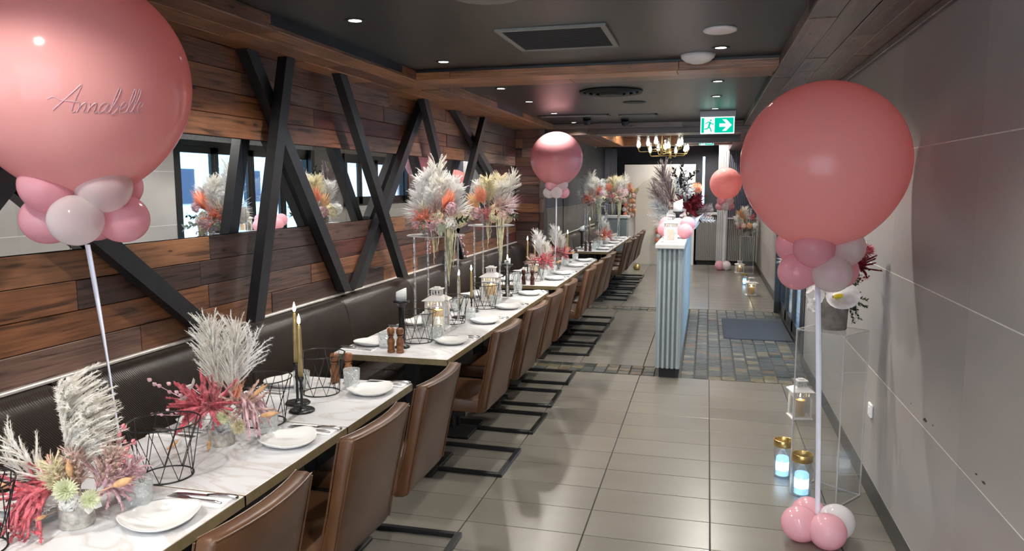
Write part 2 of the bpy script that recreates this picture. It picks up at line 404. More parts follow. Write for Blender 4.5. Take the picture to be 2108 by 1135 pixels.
for k, (x, y, sx, sy) in enumerate(cells):
    if k < 300: o = obj('slate_tile', random.choice(sm), fl, (x, y, random.uniform(-.002, .003))); o.scale = (sx, sy, 1)
    else: rest.box((x-.05, y-.05, -.011), (x+.05, y+.05, 0))
o = rest.build('slate_tile', 'slate', fl); o['kind'] = 'stuff'
# --- ceiling
ce = struct('ceiling', 'charcoal painted ceiling with recessed downlights', 'ceiling', MB().box((-2.6,-2.5,ZC), (1.12,10.0,ZC+.1)).box((-2.6,10.0,2.95), (1.12,17.0,3.05)).box((-2.6,9.98,ZC+.1), (1.12,10.02,3.0)), 'ceiling_paint')
# --- beams
def beam(name, label, a, b, mat, faces):
    st = struct(name, label, 'beam', MB().box((a[0]+.02, a[1]+.02, a[2]+.02), (b[0]-.02, b[1]-.02, b[2])), 'black_timber')
    for f in faces: planks(st, *f, mat)
    return st
beam('trim_1', 'long timber-clad bulkhead above the left plank wall', (XL-.05,-2.5,ZB), (-2.0,9.86,ZC), 'wood_beam',
     [((-2.5,-2.5,ZB+.02), (0,1,0), (1,0,0), (0,0,-1), 12.36, [.16,.16,.16]), ((-2.02-.02,-2.5,ZB), (0,1,0), (0,0,1), (1,0,0), 12.36, [.07])])
beam('trim_2', 'timber-clad beam crossing the ceiling in front of the dome light', (-2.04,5.02,ZB), (.43,5.46,ZC), 'wood_beam',
     [((-2.02,5.02,ZB+.02), (1,0,0), (0,1,0), (0,0,-1), 2.43, [.22,.22]), ((-2.02,5.04,ZB), (1,0,0), (0,0,1), (0,-1,0), 2.43, [.055]), ((-2.02,5.44,ZB), (1,0,0), (0,0,1), (0,1,0), 2.43, [.07])])
beam('trim_3', 'grey-brown timber soffit running above the right tiled wall', (.39,-2.5,ZB), (1.0,9.86,ZC), 'wood_soffit',
     [((.41,-2.5,ZB+.02), (0,1,0), (1,0,0), (0,0,-1), 12.36, [.125]*4), ((.43,-2.5,ZB), (0,1,0), (0,0,1), (-1,0,0), 12.36, [.07])])
beam('trim_4', 'dark timber beam behind the exit sign', (-2.12,9.86,2.365), (1.02,10.3,2.95), 'wood_soffit',
     [((-2.12,9.88,2.365), (1,0,0), (0,0,1), (0,-1,0), 3.12, [.075,.07]), ((-2.12,9.86,2.385), (1,0,0), (0,1,0), (0,0,-1), 3.12, [.22,.22])])
beam('trim_5', 'warmly lit timber beam beyond the chandelier', (-2.12,14.2,2.44), (1.02,14.6,2.95), 'wood_beam',
     [((-2.12,14.22,2.44), (1,0,0), (0,0,1), (0,-1,0), 3.12, [.13,.13,.13,.12]), ((-2.12,14.2,2.46), (1,0,0), (0,1,0), (0,0,-1), 3.12, [.2,.2])])
beam('trim_6', 'timber soffit above the far left tables', (-2.14,10.3,2.42), (-1.55,14.2,2.95), 'wood_beam',
     [((-1.57,10.3,2.42), (0,1,0), (0,0,1), (1,0,0), 3.9, [.13]*4), ((-2.12,10.3,2.44), (0,1,0), (1,0,0), (0,0,-1), 3.9, [.19,.19,.19])])
beam('trim_7', 'timber soffit along the far right wall', (.40,10.3,2.42), (1.02,16.9,2.95), 'wood_soffit',
     [((.42,10.3,2.42), (0,1,0), (0,0,1), (-1,0,0), 6.6, [.13]*4), ((.40,10.3,2.44), (0,1,0), (1,0,0), (0,0,-1), 6.6, [.15]*4)])
beam('trim_8', 'pale-topped timber bulkhead hanging under the exit sign', (-.36,10.9,2.30), (.42,11.2,2.95), 'wood_soffit',
     [((-.36,10.92,2.30), (1,0,0), (0,0,1), (0,-1,0), .78, [.07,.07,.06]), ((-.36,10.9,2.32), (1,0,0), (0,1,0), (0,0,-1), .78, [.15,.15])])
# --- left wall
wl = struct('wall_left', 'reclaimed timber plank wall with a mirror band behind black braces', 'wall', MB().box((-2.62,-2.5,-.01), (-2.52,9.8,2.6)), 'black_timber')
planks(wl, (-2.52,-1.2,.945), (0,1,0), (0,0,1), (1,0,0), 10.9, [.125]*4, 'wood_wall', lmin=.55, lmax=1.5)
planks(wl, (-2.52,-1.2,1.962), (0,1,0), (0,0,1), (1,0,0), 10.9, [.12]*4, 'wood_wall', lmin=.55, lmax=1.5)
we = struct('wall_end', 'narrow plank return wall at the end of the bench', 'wall', MB().box((-2.52,9.72,-.01), (-2.14,9.86,2.6)), 'black_timber')
planks(we, (-2.5,9.72,0), (1,0,0), (0,0,1), (0,-1,0), .33, [.122]*20, 'wood_wall', lmin=.5, lmax=.9)
st = struct('trim_9', 'pale timber corner post of the dark tiled wall', 'trim', MB().box((-2.17,9.70,-.01), (-2.10,9.84,2.44)), 'black_timber')
planks(st, (-2.17,9.71,0), (0,0,1), (1,0,0), (0,-1,0), 2.44, [.07], 'wood_soffit', lmin=.12, lmax=.3)
wd = struct('wall_alcove', 'dark tiled wall behind the far tables', 'wall', MB().box((-2.62,9.86,-.01), (XL2-.012,16.9,2.95)), 'light_grout')
for y in (9.86, 11.0, 12.2, 13.4):
    for z0, z1 in ((0,.99), (.99,1.385), (1.385,2.42)): MB().box((XL2-.012, y+.002, z0+.002), (XL2, min(y+1.2, 14.5)-.002, z1-.002), ch=.001).build('wall_tile', 'dark_tile' if z0 < 1.3 else 'dark_wall', wd)
MB().box((XL2-.012,14.5,0), (XL2,16.9,2.95)).build('wall_tile', 'dark_wall', wd)
# mirror
mr = tag(thing('wall_mirror', 'long frameless mirror band set into the plank wall', 'mirror', (-2.52,0,1.445)), 'long frameless mirror band set into the plank wall', 'mirror')
for i in range(9):
    y = -1.15+i*1.2
    MB().box((0, y+.0015, .003), (.018, min(y+1.2, 9.7)-.0015, .514)).build('mirror_pane', 'mirror', mr)
# black braces
BR = [(3.94,3.52,2.44), (3.66,4.70,2.44), (4.58,5.57,2.44), (6.25,4.86,2.44), (6.08,7.10,2.44), (7.12,9.55,2.44), (7.88,6.62,2.44), (1.33,3.21,2.44), (2.78,1.32,2.44)]
BL = ['nearly upright black brace at left crossing its neighbour near the top', 'black brace slanting down right from the left crossing to the bench', 'black brace falling right between the mirror panes', 'black brace leaning left from the bench to the beam, meeting at its foot', 'black brace beside the tall flowers slanting down to the right', 'far black brace running flat down to the end wall', 'far black brace leaning left behind the tall flowers', 'black brace running from behind the giant balloon down to the bench', 'black brace at far left crossing behind the giant balloon']
for k, ((yt, yb, zt), lb) in enumerate(zip(BR, BL)):
    zb = .965 if k != 5 else 1.27
    xo = -2.455 if k % 2 else -2.385
    hw = .042; L = math.hypot(yt-yb, zt-zb); s = hw/((zt-zb)/L)
    vs = [(x, y, z) for x in (xo-.03, xo+.03) for y, z in ((yb-s, zb), (yb+s, zb), (yt+s, zt), (yt-s, zt))]
    mb = MB().add(vs, [(0,1,2,3), (7,6,5,4), (0,4,5,1), (1,5,6,2), (2,6,7,3), (3,7,4,0)])
    tag(mb.build('timber_brace', 'black_timber'), lb, 'brace', 'black timber braces on the plank wall')
# --- right wall
wr = struct('wall_right', 'large grey tiles on the right wall with pale joints', 'wall', MB().box((XR+.0008,-2.5,-.01), (XR+.2,7.3,2.6)), 'light_grout')
YJ = [-2.5, -1.69, -.535, .62, 1.775, 2.93, 4.085, 5.24, 6.395, 7.3]; ZJ = [.10, .683, 1.262, 1.869, 2.46]
for i in range(len(YJ)-1):
    for j in range(4): MB().box((XR, YJ[i]+.0004, ZJ[j]+.0022), (XR+.021, YJ[i+1]-.0004, ZJ[j+1]-.0022)).build('wall_tile', 'wall_tile', wr)
for y, z, a in ((3.586,.725,.012), (3.36,.718,.035), (3.25,.732,.012), (2.74,.724,.014), (2.67,.722,.022)):
    pts = [(y+a*math.cos(k*PI/5)*random.uniform(.5,1.0)-.3*a*math.sin(k*PI/5), z+.35*a*math.sin(k*PI/5)*random.uniform(.4,1.0)) for k in range(10)]
    MB().add([(XR-.0006, yy, zz) for yy, zz in pts]+[(XR-.0001, yy, zz) for yy, zz in pts], [tuple(range(10)), tuple(range(19,9,-1))]+[(k,(k+1)%10,(k+1)%10+10,k+10) for k in range(10)]).build('scuff_mark', 'skirting', wr)
struct('baseboard_right', 'dark skirting along the grey tiled wall', 'skirting', MB().box((XR-.012,-2.5,0), (XR+.02,7.3,.098), ch=.003), 'skirting')
struct('trim_10', 'slim timber batten where the tiles meet the soffit', 'trim', MB().box((XR-.025,-2.5,2.405), (XR-.0005,7.3,2.439), ch=.003), 'wood_soffit')
w2 = struct('wall_far_right', 'grey tiled wall beyond the glass doors with a window', 'wall', MB().box((XR2+.015,10.45,-.01), (XR2+.2,16.9,1.35)).box((XR2+.015,10.45,2.25), (XR2+.2,16.9,2.95)).box((XR2+.015,10.45,1.35), (XR2+.2,11.6,2.25)).box((XR2+.015,14.3,1.35), (XR2+.2,16.9,2.25)).box((XR+.02,7.3,2.25), (XR2+.2,10.45,2.6)), 'light_grout')
for y0, y1 in ((10.46,11.6), (11.6,12.95), (12.95,14.3), (14.3,15.5), (15.5,16.9)):
    for z0, z1 in ((.1,.68), (.68,1.26), (1.26,1.35), (2.25,2.44)):
        MB().box((XR2, y0+.0012, z0+.0015), (XR2+.016, y1-.0012, z1-.0015), ch=.001).build('wall_tile', 'wall_tile', w2)
    if y0 < 11 or y0 > 14: MB().box((XR2, y0+.0012, 1.3515), (XR2+.016, y1-.0012, 2.2485), ch=.001).build('wall_tile', 'wall_tile', w2)
struct('baseboard_far', 'dark skirting under the far grey wall', 'skirting', MB().box((XR2-.012,10.46,0), (XR2+.015,16.3,.098), ch=.003), 'skirting')
def glazed(name, label, cat, x, ys, z0, z1, leafname):
    t = thing(name, label, cat, (x, 0, 0), kind='structure')
    MB().box((-.04, ys[0], z1-.07), (.05, ys[-1], z1)).build('head_rail', 'black_steel', t); MB().box((-.04, ys[0], z0), (.05, ys[-1], z0+.03)).build('sill_rail', 'black_steel', t)
    for e in (ys[0], ys[-1]): MB().box((-.09, e-.05, z0), (.09, e+.05, z1)).build('jamb', 'black_steel', t)
    for a, b in zip(ys, ys[1:]):
        lf = MB().box((-.02, a+.012, z0+.03), (.02, a+.075, z1-.07)).box((-.02, b-.075, z0+.03), (.02, b-.012, z1-.07)).box((-.02, a+.012, z0+.03), (.02, b-.012, z0+.16)).box((-.02, a+.012, z1-.15), (.02, b-.012, z1-.07)).build(leafname, 'black_steel', t)
        MB().box((-.004, a+.07, z0+.15), (.004, b-.07, z1-.14)).build('pane', 'window_glass', lf)
    return t
glazed('door_1', 'black-framed glass folding doors to the street', 'door', .99, [7.35, 8.12, 8.88, 9.64, 10.40], 0, 2.25, 'door_leaf')
glazed('window_1', 'black-framed window in the far grey wall', 'window', 1.05, [11.6, 12.27, 12.95, 13.62, 14.3], 1.35, 2.25, 'sash')
# street outside the doors
struct('ground', 'pale pavement outside the glass doors', 'pavement', MB().box((1.12,-4,-.14), (14,24,-.10)), 'pavement')
bd = tag(MB().box((9.5,-4,-.1), (10.5,24,5.2)).build('street_building', 'facade'), 'pale building across the street behind the glass doors', 'building')
for i in range(8): MB().box((9.46, -2+i*3.3, 1.2), (9.51, -1.1+i*3.3, 2.2)).build('window', 'blue_black', bd)
# rear shopfront behind the camera
t = thing('window_4', 'tall shopfront glazing behind the camera', 'window', (0,-2.5,0), kind='structure')
for x in (-2.5,-1.65,-.8,.05,.9): MB().box((x-.03,-.03,0), (x+.03,.03,ZC)).build('mullion', 'black_steel', t)
for x in (-2.47,-1.62,-.77,.08): MB().box((x,-.004,.02), (x+.79,.004,ZC-.02)).build('pane', 'shop_glass', t)
# --- back wall
BY = 16.9
wb = struct('wall_back', 'dark painted back wall with blinds', 'wall', MB().box((-2.6,BY,-.01), (-2.13,BY+.1,2.95)).box((-2.07,BY,-.01), (-.125,BY+.1,2.95)).box((-.075,BY,-.01), (1.1,BY+.1,2.95)).box((-2.13,BY,-.01), (-2.07,BY+.1,1.05)).box((-2.13,BY,2.42), (-2.07,BY+.1,2.95)).box((-.125,BY,-.01), (-.075,BY+.1,1.12)).box((-.125,BY,2.32), (-.075,BY+.1,2.95)), 'dark_wall')
struct('window_2', 'bright slit of daylight beside the curtain', 'window', MB().box((-2.13,BY+.04,1.05), (-2.07,BY+.05,2.42)), 'window_glass')
struct('window_3', 'bright slit of daylight between dark blinds', 'window', MB().box((-.125,BY+.04,1.12), (-.075,BY+.05,2.32)), 'window_glass')
def ribs(mb, x0, x1, y, z0, z1, pitch, depth=.02, frac=.55):
    k = int((x1-x0)/pitch); p = (x1-x0)/k
    for i in range(k): mb.box((x0+i*p, y-depth, z0), (x0+i*p+p*frac, y, z1), ch=.003)
    return mb
b1 = struct('wall_bar', 'ribbed grey bar front below the dark blinds', 'bar', MB().box((-.22,16.32,.1), (.2,16.85,1.07)), 'warm_grey_panel')
o = ribs(MB(), -.22, .2, 16.32, .1, 1.06, .036).build('ribbing', 'warm_grey_panel', b1); o['kind'] = 'stuff'
MB().box((-.24,16.28,1.07), (.2,16.85,1.11), ch=.004).build('bar_top', 'pale_grey', b1); MB().box((-.2,16.36,0), (.2,16.8,.1)).build('plinth', 'dull_black', b1)
b2 = struct('wall_column', 'pale ribbed column beside the bar', 'column', MB().box((.2,16.26,0), (.415,16.85,2.6)), 'pale_grey')
o = ribs(MB(), .2, .415, 16.26, 0, 2.6, .043).build('ribbing', 'pale_grey', b2); o['kind'] = 'stuff'
b3 = struct('wall_ribbed', 'ribbed panel wall, navy above and grey below', 'wall', MB().box((.415,16.32,.1), (1.02,16.85,2.6)), 'warm_grey_panel')
o = ribs(MB(), .415, 1.0, 16.32, 1.02, 2.6, .036).build('upper_ribbing', 'blue_black', b3); o['kind'] = 'stuff'
o = ribs(MB(), .415, 1.0, 16.31, .1, .99, .036).build('lower_ribbing', 'warm_grey_panel', b3); o['kind'] = 'stuff'
MB().box((.415,16.28,.99), (1.0,16.33,1.02)).build('ledge', 'pale_grey', b3); MB().box((.415,16.36,0), (1.0,16.8,.1)).build('plinth', 'dull_black', b3)
# --- partition counter
ct = thing('partition_counter', 'fluted grey half-height partition with a white top', 'counter', (-.305,6.54,0))
MB().box((-.09,.03,.09), (.09,3.72,1.155)).build('body', 'grey_panel', ct)
MB().box((-.075,.05,0), (.075,3.68,.09)).build('plinth', 'dull_black', ct)
for i in range(5): MB().box((-.093+i*.041,0,.09), (-.070+i*.041,.03,1.155), ch=.003).build('slat', 'grey_slat', ct)
for i in range(34): MB().box((.09,.01+i*.109,.09), (.108,.085+i*.109,1.155), ch=.003).build('slat', 'grey_slat', ct)
for i in range(34): MB().box((-.108,.01+i*.109,.09), (-.09,.085+i*.109,1.155), ch=.003).build('slat', 'grey_slat', ct)
MB().box((-.125,-.03,1.155), (.125,3.75,1.195), ch=.005).build('top_slab', 'white_trim', ct)
# --- door mat
t = thing('door_mat', 'dark rubber entrance mat set into the slate', 'mat', (.215,8.45,0))
MB().box((0,0,-.009), (.73,1.28,.008), ch=.004).build('base', 'mat_rubber', t)
mb = MB()
for i in range(42): mb.box((.01+i*.017,.01,.008), (.018+i*.017,1.27,.011))
o = mb.build('ribs', 'mat_rubber', t); o['kind'] = 'stuff'
# --- wall switch plate
t = thing('wall_socket', 'small white socket plate low on the grey wall', 'socket', (XR-.001,4.343,.43))
MB().box((-.014,-.037,0), (0,.037,.075), ch=.004).build('plate', 'switch', t); MB().box((-.018,-.012,.02), (-.013,.012,.055), ch=.002).build('rocker', 'switch', t)
# ------------------------------------------------------------------ ceiling fittings
def spot(parent, loc, power, size=138, blend=.35, col=SPOT_C, rad=.035):
    l = bpy.data.lights.new('downlight_lamp', 'SPOT'); l.energy = power; l.spot_size = math.radians(size); l.spot_blend = blend; l.color = col; l.shadow_soft_size = rad
    o = bpy.data.objects.new('downlight_lamp', l); COL.objects.link(o); o.parent = parent; o.location = loc; return o
DL = [(-1.70,y,ZC) for y in (-1.2,-.1,1.1,3.445,4.713,6.115,7.135,8.35,9.62)] + [(.05,y,ZC) for y in (-1.2,-.1,1.2,4.677,6.153,7.178,8.3)] + [(-1.35,11.3,2.95), (-1.1,13.2,2.95), (.1,12.6,2.95), (-.55,15.5,2.95), (.15,15.6,2.95)]
ring_m = MB().lathe([(.032,-.003), (.046,-.006), (.052,-.002), (.052,0), (.032,0)], 24).mesh('trim_ring', 'black_metal', True)
lens_m = MB().lathe([(.001,-.002), (.033,-.002), (.033,0), (.001,0)], 20).mesh('lens', 'lamp_lens')
for k, p in enumerate(DL):
    side = 'above the tables' if p[0] < -.5 else 'above the walkway'
    t = thing('downlight', 'small recessed ceiling downlight %s, %s in its row' % (side, ORD[min(k if k < 9 else (k-9 if k < 16 else k-16), 9)]) if k < 16 else 'far coffer downlight, %s from the beam' % ORD[k-16], 'downlight', p, group='recessed downlights')
    obj('trim_ring', ring_m, t); obj('lens', lens_m, t)
    pw = SPOT_W*(.82 if p[0] < -.5 else 1.2)
    spot(t, (0,0,-.012), pw*(1.5 if p[2] > 2.6 else 1))
# AC cassette
t = thing('air_grille', 'black rectangular air grille with grey frame near the camera', 'grille', (-.81,4.13,ZC))
MB().box((-.29,-.30,-.012), (-.26,.30,0)).box((.26,-.30,-.012), (.29,.30,0)).box((-.26,-.30,-.012), (.26,-.27,0)).box((-.26,.27,-.012), (.26,.30,0)).build('frame', 'warm_grey_panel', t)
MB().box((-.26,-.27,-.004), (.26,.27,0)).build('backing', 'dull_black', t)
for i in range(22): MB().box((-.26,-.262+i*.0245,-.010), (.26,-.254+i*.0245,-.004)).build('slat', 'dull_black', t)
def disc(name, label, cat, loc, prof, mat, group=None):
    return tag(MB().lathe(prof, 32).build(name, mat, loc=loc, smooth=True), label, cat, group)
disc('smoke_detector', 'flat white smoke detector disc on the ceiling', 'detector', (.037,4.136,ZC), [(.001,-.016), (.07,-.016), (.085,-.010), (.088,0), (.001,0)], 'white_metal')
disc('dome_light', 'white half-dome ceiling light before the cross beam', 'light', (-.085,4.90,ZC), [(.001,-.055), (.04,-.052), (.075,-.04), (.10,-.02), (.108,0), (.001,0)], 'white_metal')
disc('ceiling_speaker', 'large round ceiling speaker at the top edge', 'speaker', (-.93,3.12,ZC), [(.001,-.010), (.15,-.012), (.165,-.006), (.17,0), (.001,0)], 'warm_grey_panel')
t = thing('round_vent', 'black round ceiling diffuser beyond the cross beam', 'vent', (-.835,6.55,ZC))
for k, (r0, r1, z) in enumerate(((.24,.27,-.012), (.19,.215,-.02), (.13,.16,-.026), (.001,.10,-.03))): MB().lathe([(r0,z), (r1,z-.006), (r1+.004,0), (r0,0)], 36).build('cone', 'dull_black', t, smooth=True)
disc('round_vent', 'small flat black ceiling disc near the far beam', 'vent', (-.72,7.45,ZC), [(.001,-.006), (.10,-.008), (.115,0), (.001,0)], 'dull_black')
for x0, x1, y, lb in ((-1.95,-1.12,8.7,'long slot air diffuser over the tables'), (-1.02,-.58,8.82,'short slot air diffuser over the walkway')):
    t = thing('slot_diffuser', lb, 'vent', ((x0+x1)/2, y, ZC)); w = (x1-x0)/2
    MB().box((-w,-.10,-.008), (w,-.07,0)).box((-w,.07,-.008), (w,.10,0)).box((-w,-.1,-.008), (-w+.03,.1,0)).box((w-.03,-.1,-.008), (w,.1,0)).build('frame', 'black_metal', t)
    MB().box((-w+.03,-.012,-.014), (w-.03,.012,0)).build('blade', 'warm_grey_panel', t)
for x, y, lb in ((-1.44,9.05,'small black ceiling spotlight, left of two'), (-1.01,9.3,'small black ceiling spotlight, right of two')):
    t = thing('ceiling_spotlight', lb, 'spotlight', (x,y,ZC)); MB().lathe([(.001,-.012), (.05,-.012), (.05,0), (.001,0)], 20).build('canopy', 'dull_black', t)
    MB().lathe([(.001,-.06), (.04,-.065), (.045,-.01), (.001,-.01)], 20, M=RT((0,0,-.01), 0, .4)).build('head', 'dull_black', t)
# exit sign
def exit_sign(loc, w, h, label, arrow=True):
    t = thing('exit_sign', label, 'sign', loc)
    dz = ZC-loc[2] if loc[1] < 10 else .08
    MB().box((-w/2-.01,-.02,h), (w/2+.01,.05,h+max(.02, dz-h)), ch=.004).build('housing', 'pale_grey', t)
    p = MB().box((-w/2,-.006,0), (w/2,.02,h), ch=.003).build('panel', 'sign_white', t)
    F = RT((0,-.0065,0), 0, PI/2)
    def shape(poly, mat, d=.002, nm='mark'): MB().prism([(x*w, y*h) for x, y in poly], 0, d, M=F).build(nm, mat, p)
    shape([(-.47,.06), (.47,.06), (.47,.94), (-.47,.94)], 'sign_green')
    shape([(-.39,.06), (-.08,.06), (-.08,.94), (-.39,.94)], 'sign_white', .003)
    if arrow: shape([(.06,.40), (.26,.40), (.14,.16), (.26,.16), (.42,.5), (.26,.84), (.14,.84), (.26,.60), (.06,.60)], 'sign_white', .003)
    else: shape([(-.02,.3), (.4,.3), (.4,.7), (-.02,.7)], 'sign_white', .003)
    man = MB()
    def limb(a, b, r): 
        a, b = Vector((a[0]*w, a[1]*h)), Vector((b[0]*w, b[1]*h)); d = (b-a).normalized(); q = Vector((-d.y, d.x))*r*h
        man.prism([tuple(a+q), tuple(a-q), tuple(b-q), tuple(b+q)], 0, .0042, M=F)
    limb((-.215,.70), (-.25,.42), .055); limb((-.25,.42), (-.20,.30), .04); limb((-.20,.30), (-.175,.12), .035); limb((-.25,.42), (-.29,.30), .04); limb((-.29,.30), (-.38,.29), .033)
    limb((-.215,.70), (-.30,.68), .03); limb((-.30,.68), (-.345,.58), .028); limb((-.215,.70), (-.17,.58), .03); limb((-.17,.58), (-.10,.58), .028)
    man.prism([(-.195*w+.055*h*math.cos(a*PI/6), .80*h+.055*h*math.sin(a*PI/6)) for a in range(12)], 0, .0042, M=F)
    man.build('running_figure', 'sign_green', p)
exit_sign((.08,8.57,2.262), .36, .182, 'green and white running-man exit sign with arrow')
exit_sign((-.05,14.1,2.42), .26, .085, 'small green exit sign far back above the bar', False)
# chandeliers
def chandelier(loc, R, label):
    t = thing('chandelier', label, 'chandelier', loc)
    MB().lathe([(.001,0), (.022,0), (.022,.16), (.001,.16)], 16).build('hub', 'gold', t, smooth=True)
    MB().tube([(0,0,.15), (0,0,2.95-loc[2])], .006).build('rod', 'gold', t)
    for i in range(6):
        a = i*PI/3+.3; z = .05 if i % 2 else .09; r = R if i % 2 else R*.85
        c, s = math.cos(a), math.sin(a)
        arm = MB().tube([(.02*c,.02*s,z), (r*.9*c,r*.9*s,z-.012), (r*.97*c,r*.97*s,z-.005), (r*c,r*s,z+.03)], .006).build('arm', 'gold', t, smooth=True)
        MB().lathe([(.001,0), (.012,0), (.014,.03), (.010,.035), (.001,.035)], 10, (r*c,r*s,z+.025)).build('socket', 'gold', arm)
        MB().lathe([(.008,0), (.022,.02), (.026,.045), (.016,.075), (.006,.10), (.001,.105)], 12, (r*c,r*s,z+.055)).build('bulb', 'bulb', arm, smooth=True)
        MB().lathe([(.026,0), (.034,.03), (.027,.09), (.025,.17), (.024,.17), (.026,.09), (.033,.03), (.025,.002)], 14, (r*c,r*s,z+.05)).build('glass_tube', 'plain_glass', arm, smooth=True)
chandelier((-.70,11.7,2.17), .36, 'nearer brass chandelier with candle bulbs in glass tubes')
chandelier((-.66,13.5,2.17), .36, 'farther brass chandelier with candle bulbs, partly hidden')
# ------------------------------------------------------------------ banquette seating
def bench(name, label, xw, y0, y1, seams, zt=.935):
    t = thing(name, label, 'bench', (xw,(y0+y1)/2,0)); yc = (y0+y1)/2
    ys = [y0]+[s for s in seams if y0+.1 < s < y1-.1]+[y1]
    MB().box((0.0,y0-yc,0), (.46,y1-yc,.34)).build('base', 'dull_black', t)
    for a, b in zip(ys, ys[1:]):
        a2, b2 = a-yc+.003, b-yc-.003
        def cushion(nm, prof):
            k = len(prof); mb = MB(); e = .012
            cx = sum(p[0] for p in prof)/k; cz = sum(p[1] for p in prof)/k; vs = []
            for y, s in ((a2, .94), (a2+e, 1), (b2-e, 1), (b2, .94)):
                vs += [(cx+(x-cx)*s if s < 1 else x, y, cz+(z-cz)*s if s < 1 else z) for x, z in prof]
            fs = [tuple(range(k)), tuple(3*k+i for i in range(k-1,-1,-1))]
            for r in range(3): fs += [(r*k+i, (r+1)*k+i, (r+1)*k+(i+1)%k, r*k+(i+1)%k) for i in range(k)]
            mb.add(vs, fs).build(nm, 'bench_leather', t, smooth=True)
        cushion('back_cushion', [(.002,.44), (.002,zt-.01), (.03,zt), (.07,zt-.005), (.105,zt-.025), (.125,zt-.06), (.14,zt-.12), (.165,.62), (.175,.52), (.17,.46), (.14,.44)])
        cushion('seat_cushion', [(.10,.345), (.10,.45), (.30,.455), (.46,.455), (.49,.445), (.505,.42), (.505,.37), (.49,.345)])
    MB().box((0,y0-yc,zt), (.028,y1-yc,zt+.016), ch=.004).build('rail', 'rail', t)
    return t
bench('banquette', 'long brown woven-leather banquette against the plank wall', XL, -1.0, 9.68, [4.565+1.145*k for k in range(-5,5)])
bench('banquette', 'far banquette against the dark tiled wall', XL2, 10.0, 14.1, [11.1, 12.2, 13.2], .96)
# ------------------------------------------------------------------ tables
RUN = ['nearest table run', 'second table run', 'third table run', 'far table run']
def table(y0, y1, label, xl=-2.06):
    xr = -1.36; xc = (xl+xr)/2; yc = (y0+y1)/2; w, d = (xr-xl)/2, (y1-y0)/2
    t = thing('dining_table', label, 'table', (xc,yc,0), group='marble dining tables')
    MB().box((-w+.003,-d+.003,.722), (w-.003,d-.003,.75), ch=.0015).build('tabletop', 'marble', t)
    MB().box((-w,-d,.716), (-w+.003,d,.7485)).box((w-.003,-d,.716), (w,d,.7485)).box((-w,-d,.716), (w,-d+.003,.7485)).box((-w,d-.003,.716), (w,d,.7485)).box((-w+.003,-d+.003,.714), (w-.003,d-.003,.722)).build('edge_band', 'brass_edge', t)
    MB().box((-.035,-.035,.02), (.035,.035,.70), ch=.004).build('column', 'dull_black', t)
    MB().box((-.19,-.19,0), (.19,.19,.02), ch=.004).build('foot', 'dull_black', t); MB().box((-.2,-.2,.70), (.2,.2,.714)).build('spider', 'dull_black', t)
edges = [[.56,1.236,1.914,2.592,3.27], [3.77+.676*k for k in range(5)], [6.85+.668*k for k in range(5)], [10.62+.66*k for k in range(6)]]
for r, e in enumerate(edges):
    for k in range(len(e)-1): table(e[k]+.001, e[k+1]-.001, 'white marble-topped table, %s from the camera in the %s' % (ORD[k], RUN[r]), -2.06 if r < 3 else -1.92)
# ------------------------------------------------------------------ chairs
def smooth_slab(prof, hw, curve, rnd=.012, n=9):
    """closed (x,z) profile extruded across y with rounded ends; curve(z) bows the middle backwards"""
    k = len(prof); vs = []; fs = []; cx = sum(p[0] for p in prof)/k; cz = sum(p[1] for p in prof)/k
    ys = [-hw, -hw+rnd*.35, -hw+rnd]+[-hw+rnd+(2*hw-2*rnd)*i/(n-1) for i in range(1, n-1)]+[hw-rnd, hw-rnd*.35, hw]
    ins = [rnd*.8, rnd*.25]+[0]*(len(ys)-4)+[rnd*.25, rnd*.8]
    for y, q in zip(ys, ins):
        for i, (x, z) in enumerate(prof):
            d = Vector((cx-x, cz-z)); px, pz = prof[i-1]; nx, nz = prof[(i+1) % k]
            tn = Vector((nx-px, nz-pz)).normalized(); nrm = Vector((-tn.y, tn.x)); nrm = nrm if nrm.dot(d) > 0 else -nrm
            vs.append((x+nrm.x*q + curve(z)*(1-(y/hw)**2), y, z+nrm.y*q))
    m = len(ys)
    for r in range(m-1): fs += [(r*k+i, r*k+(i+1)%k, (r+1)*k+(i+1)%k, (r+1)*k+i) for i in range(k)]
    fs.append(tuple(range(k-1,-1,-1))); fs.append(tuple((m-1)*k+i for i in range(k)))
    return MB().add(vs, fs)
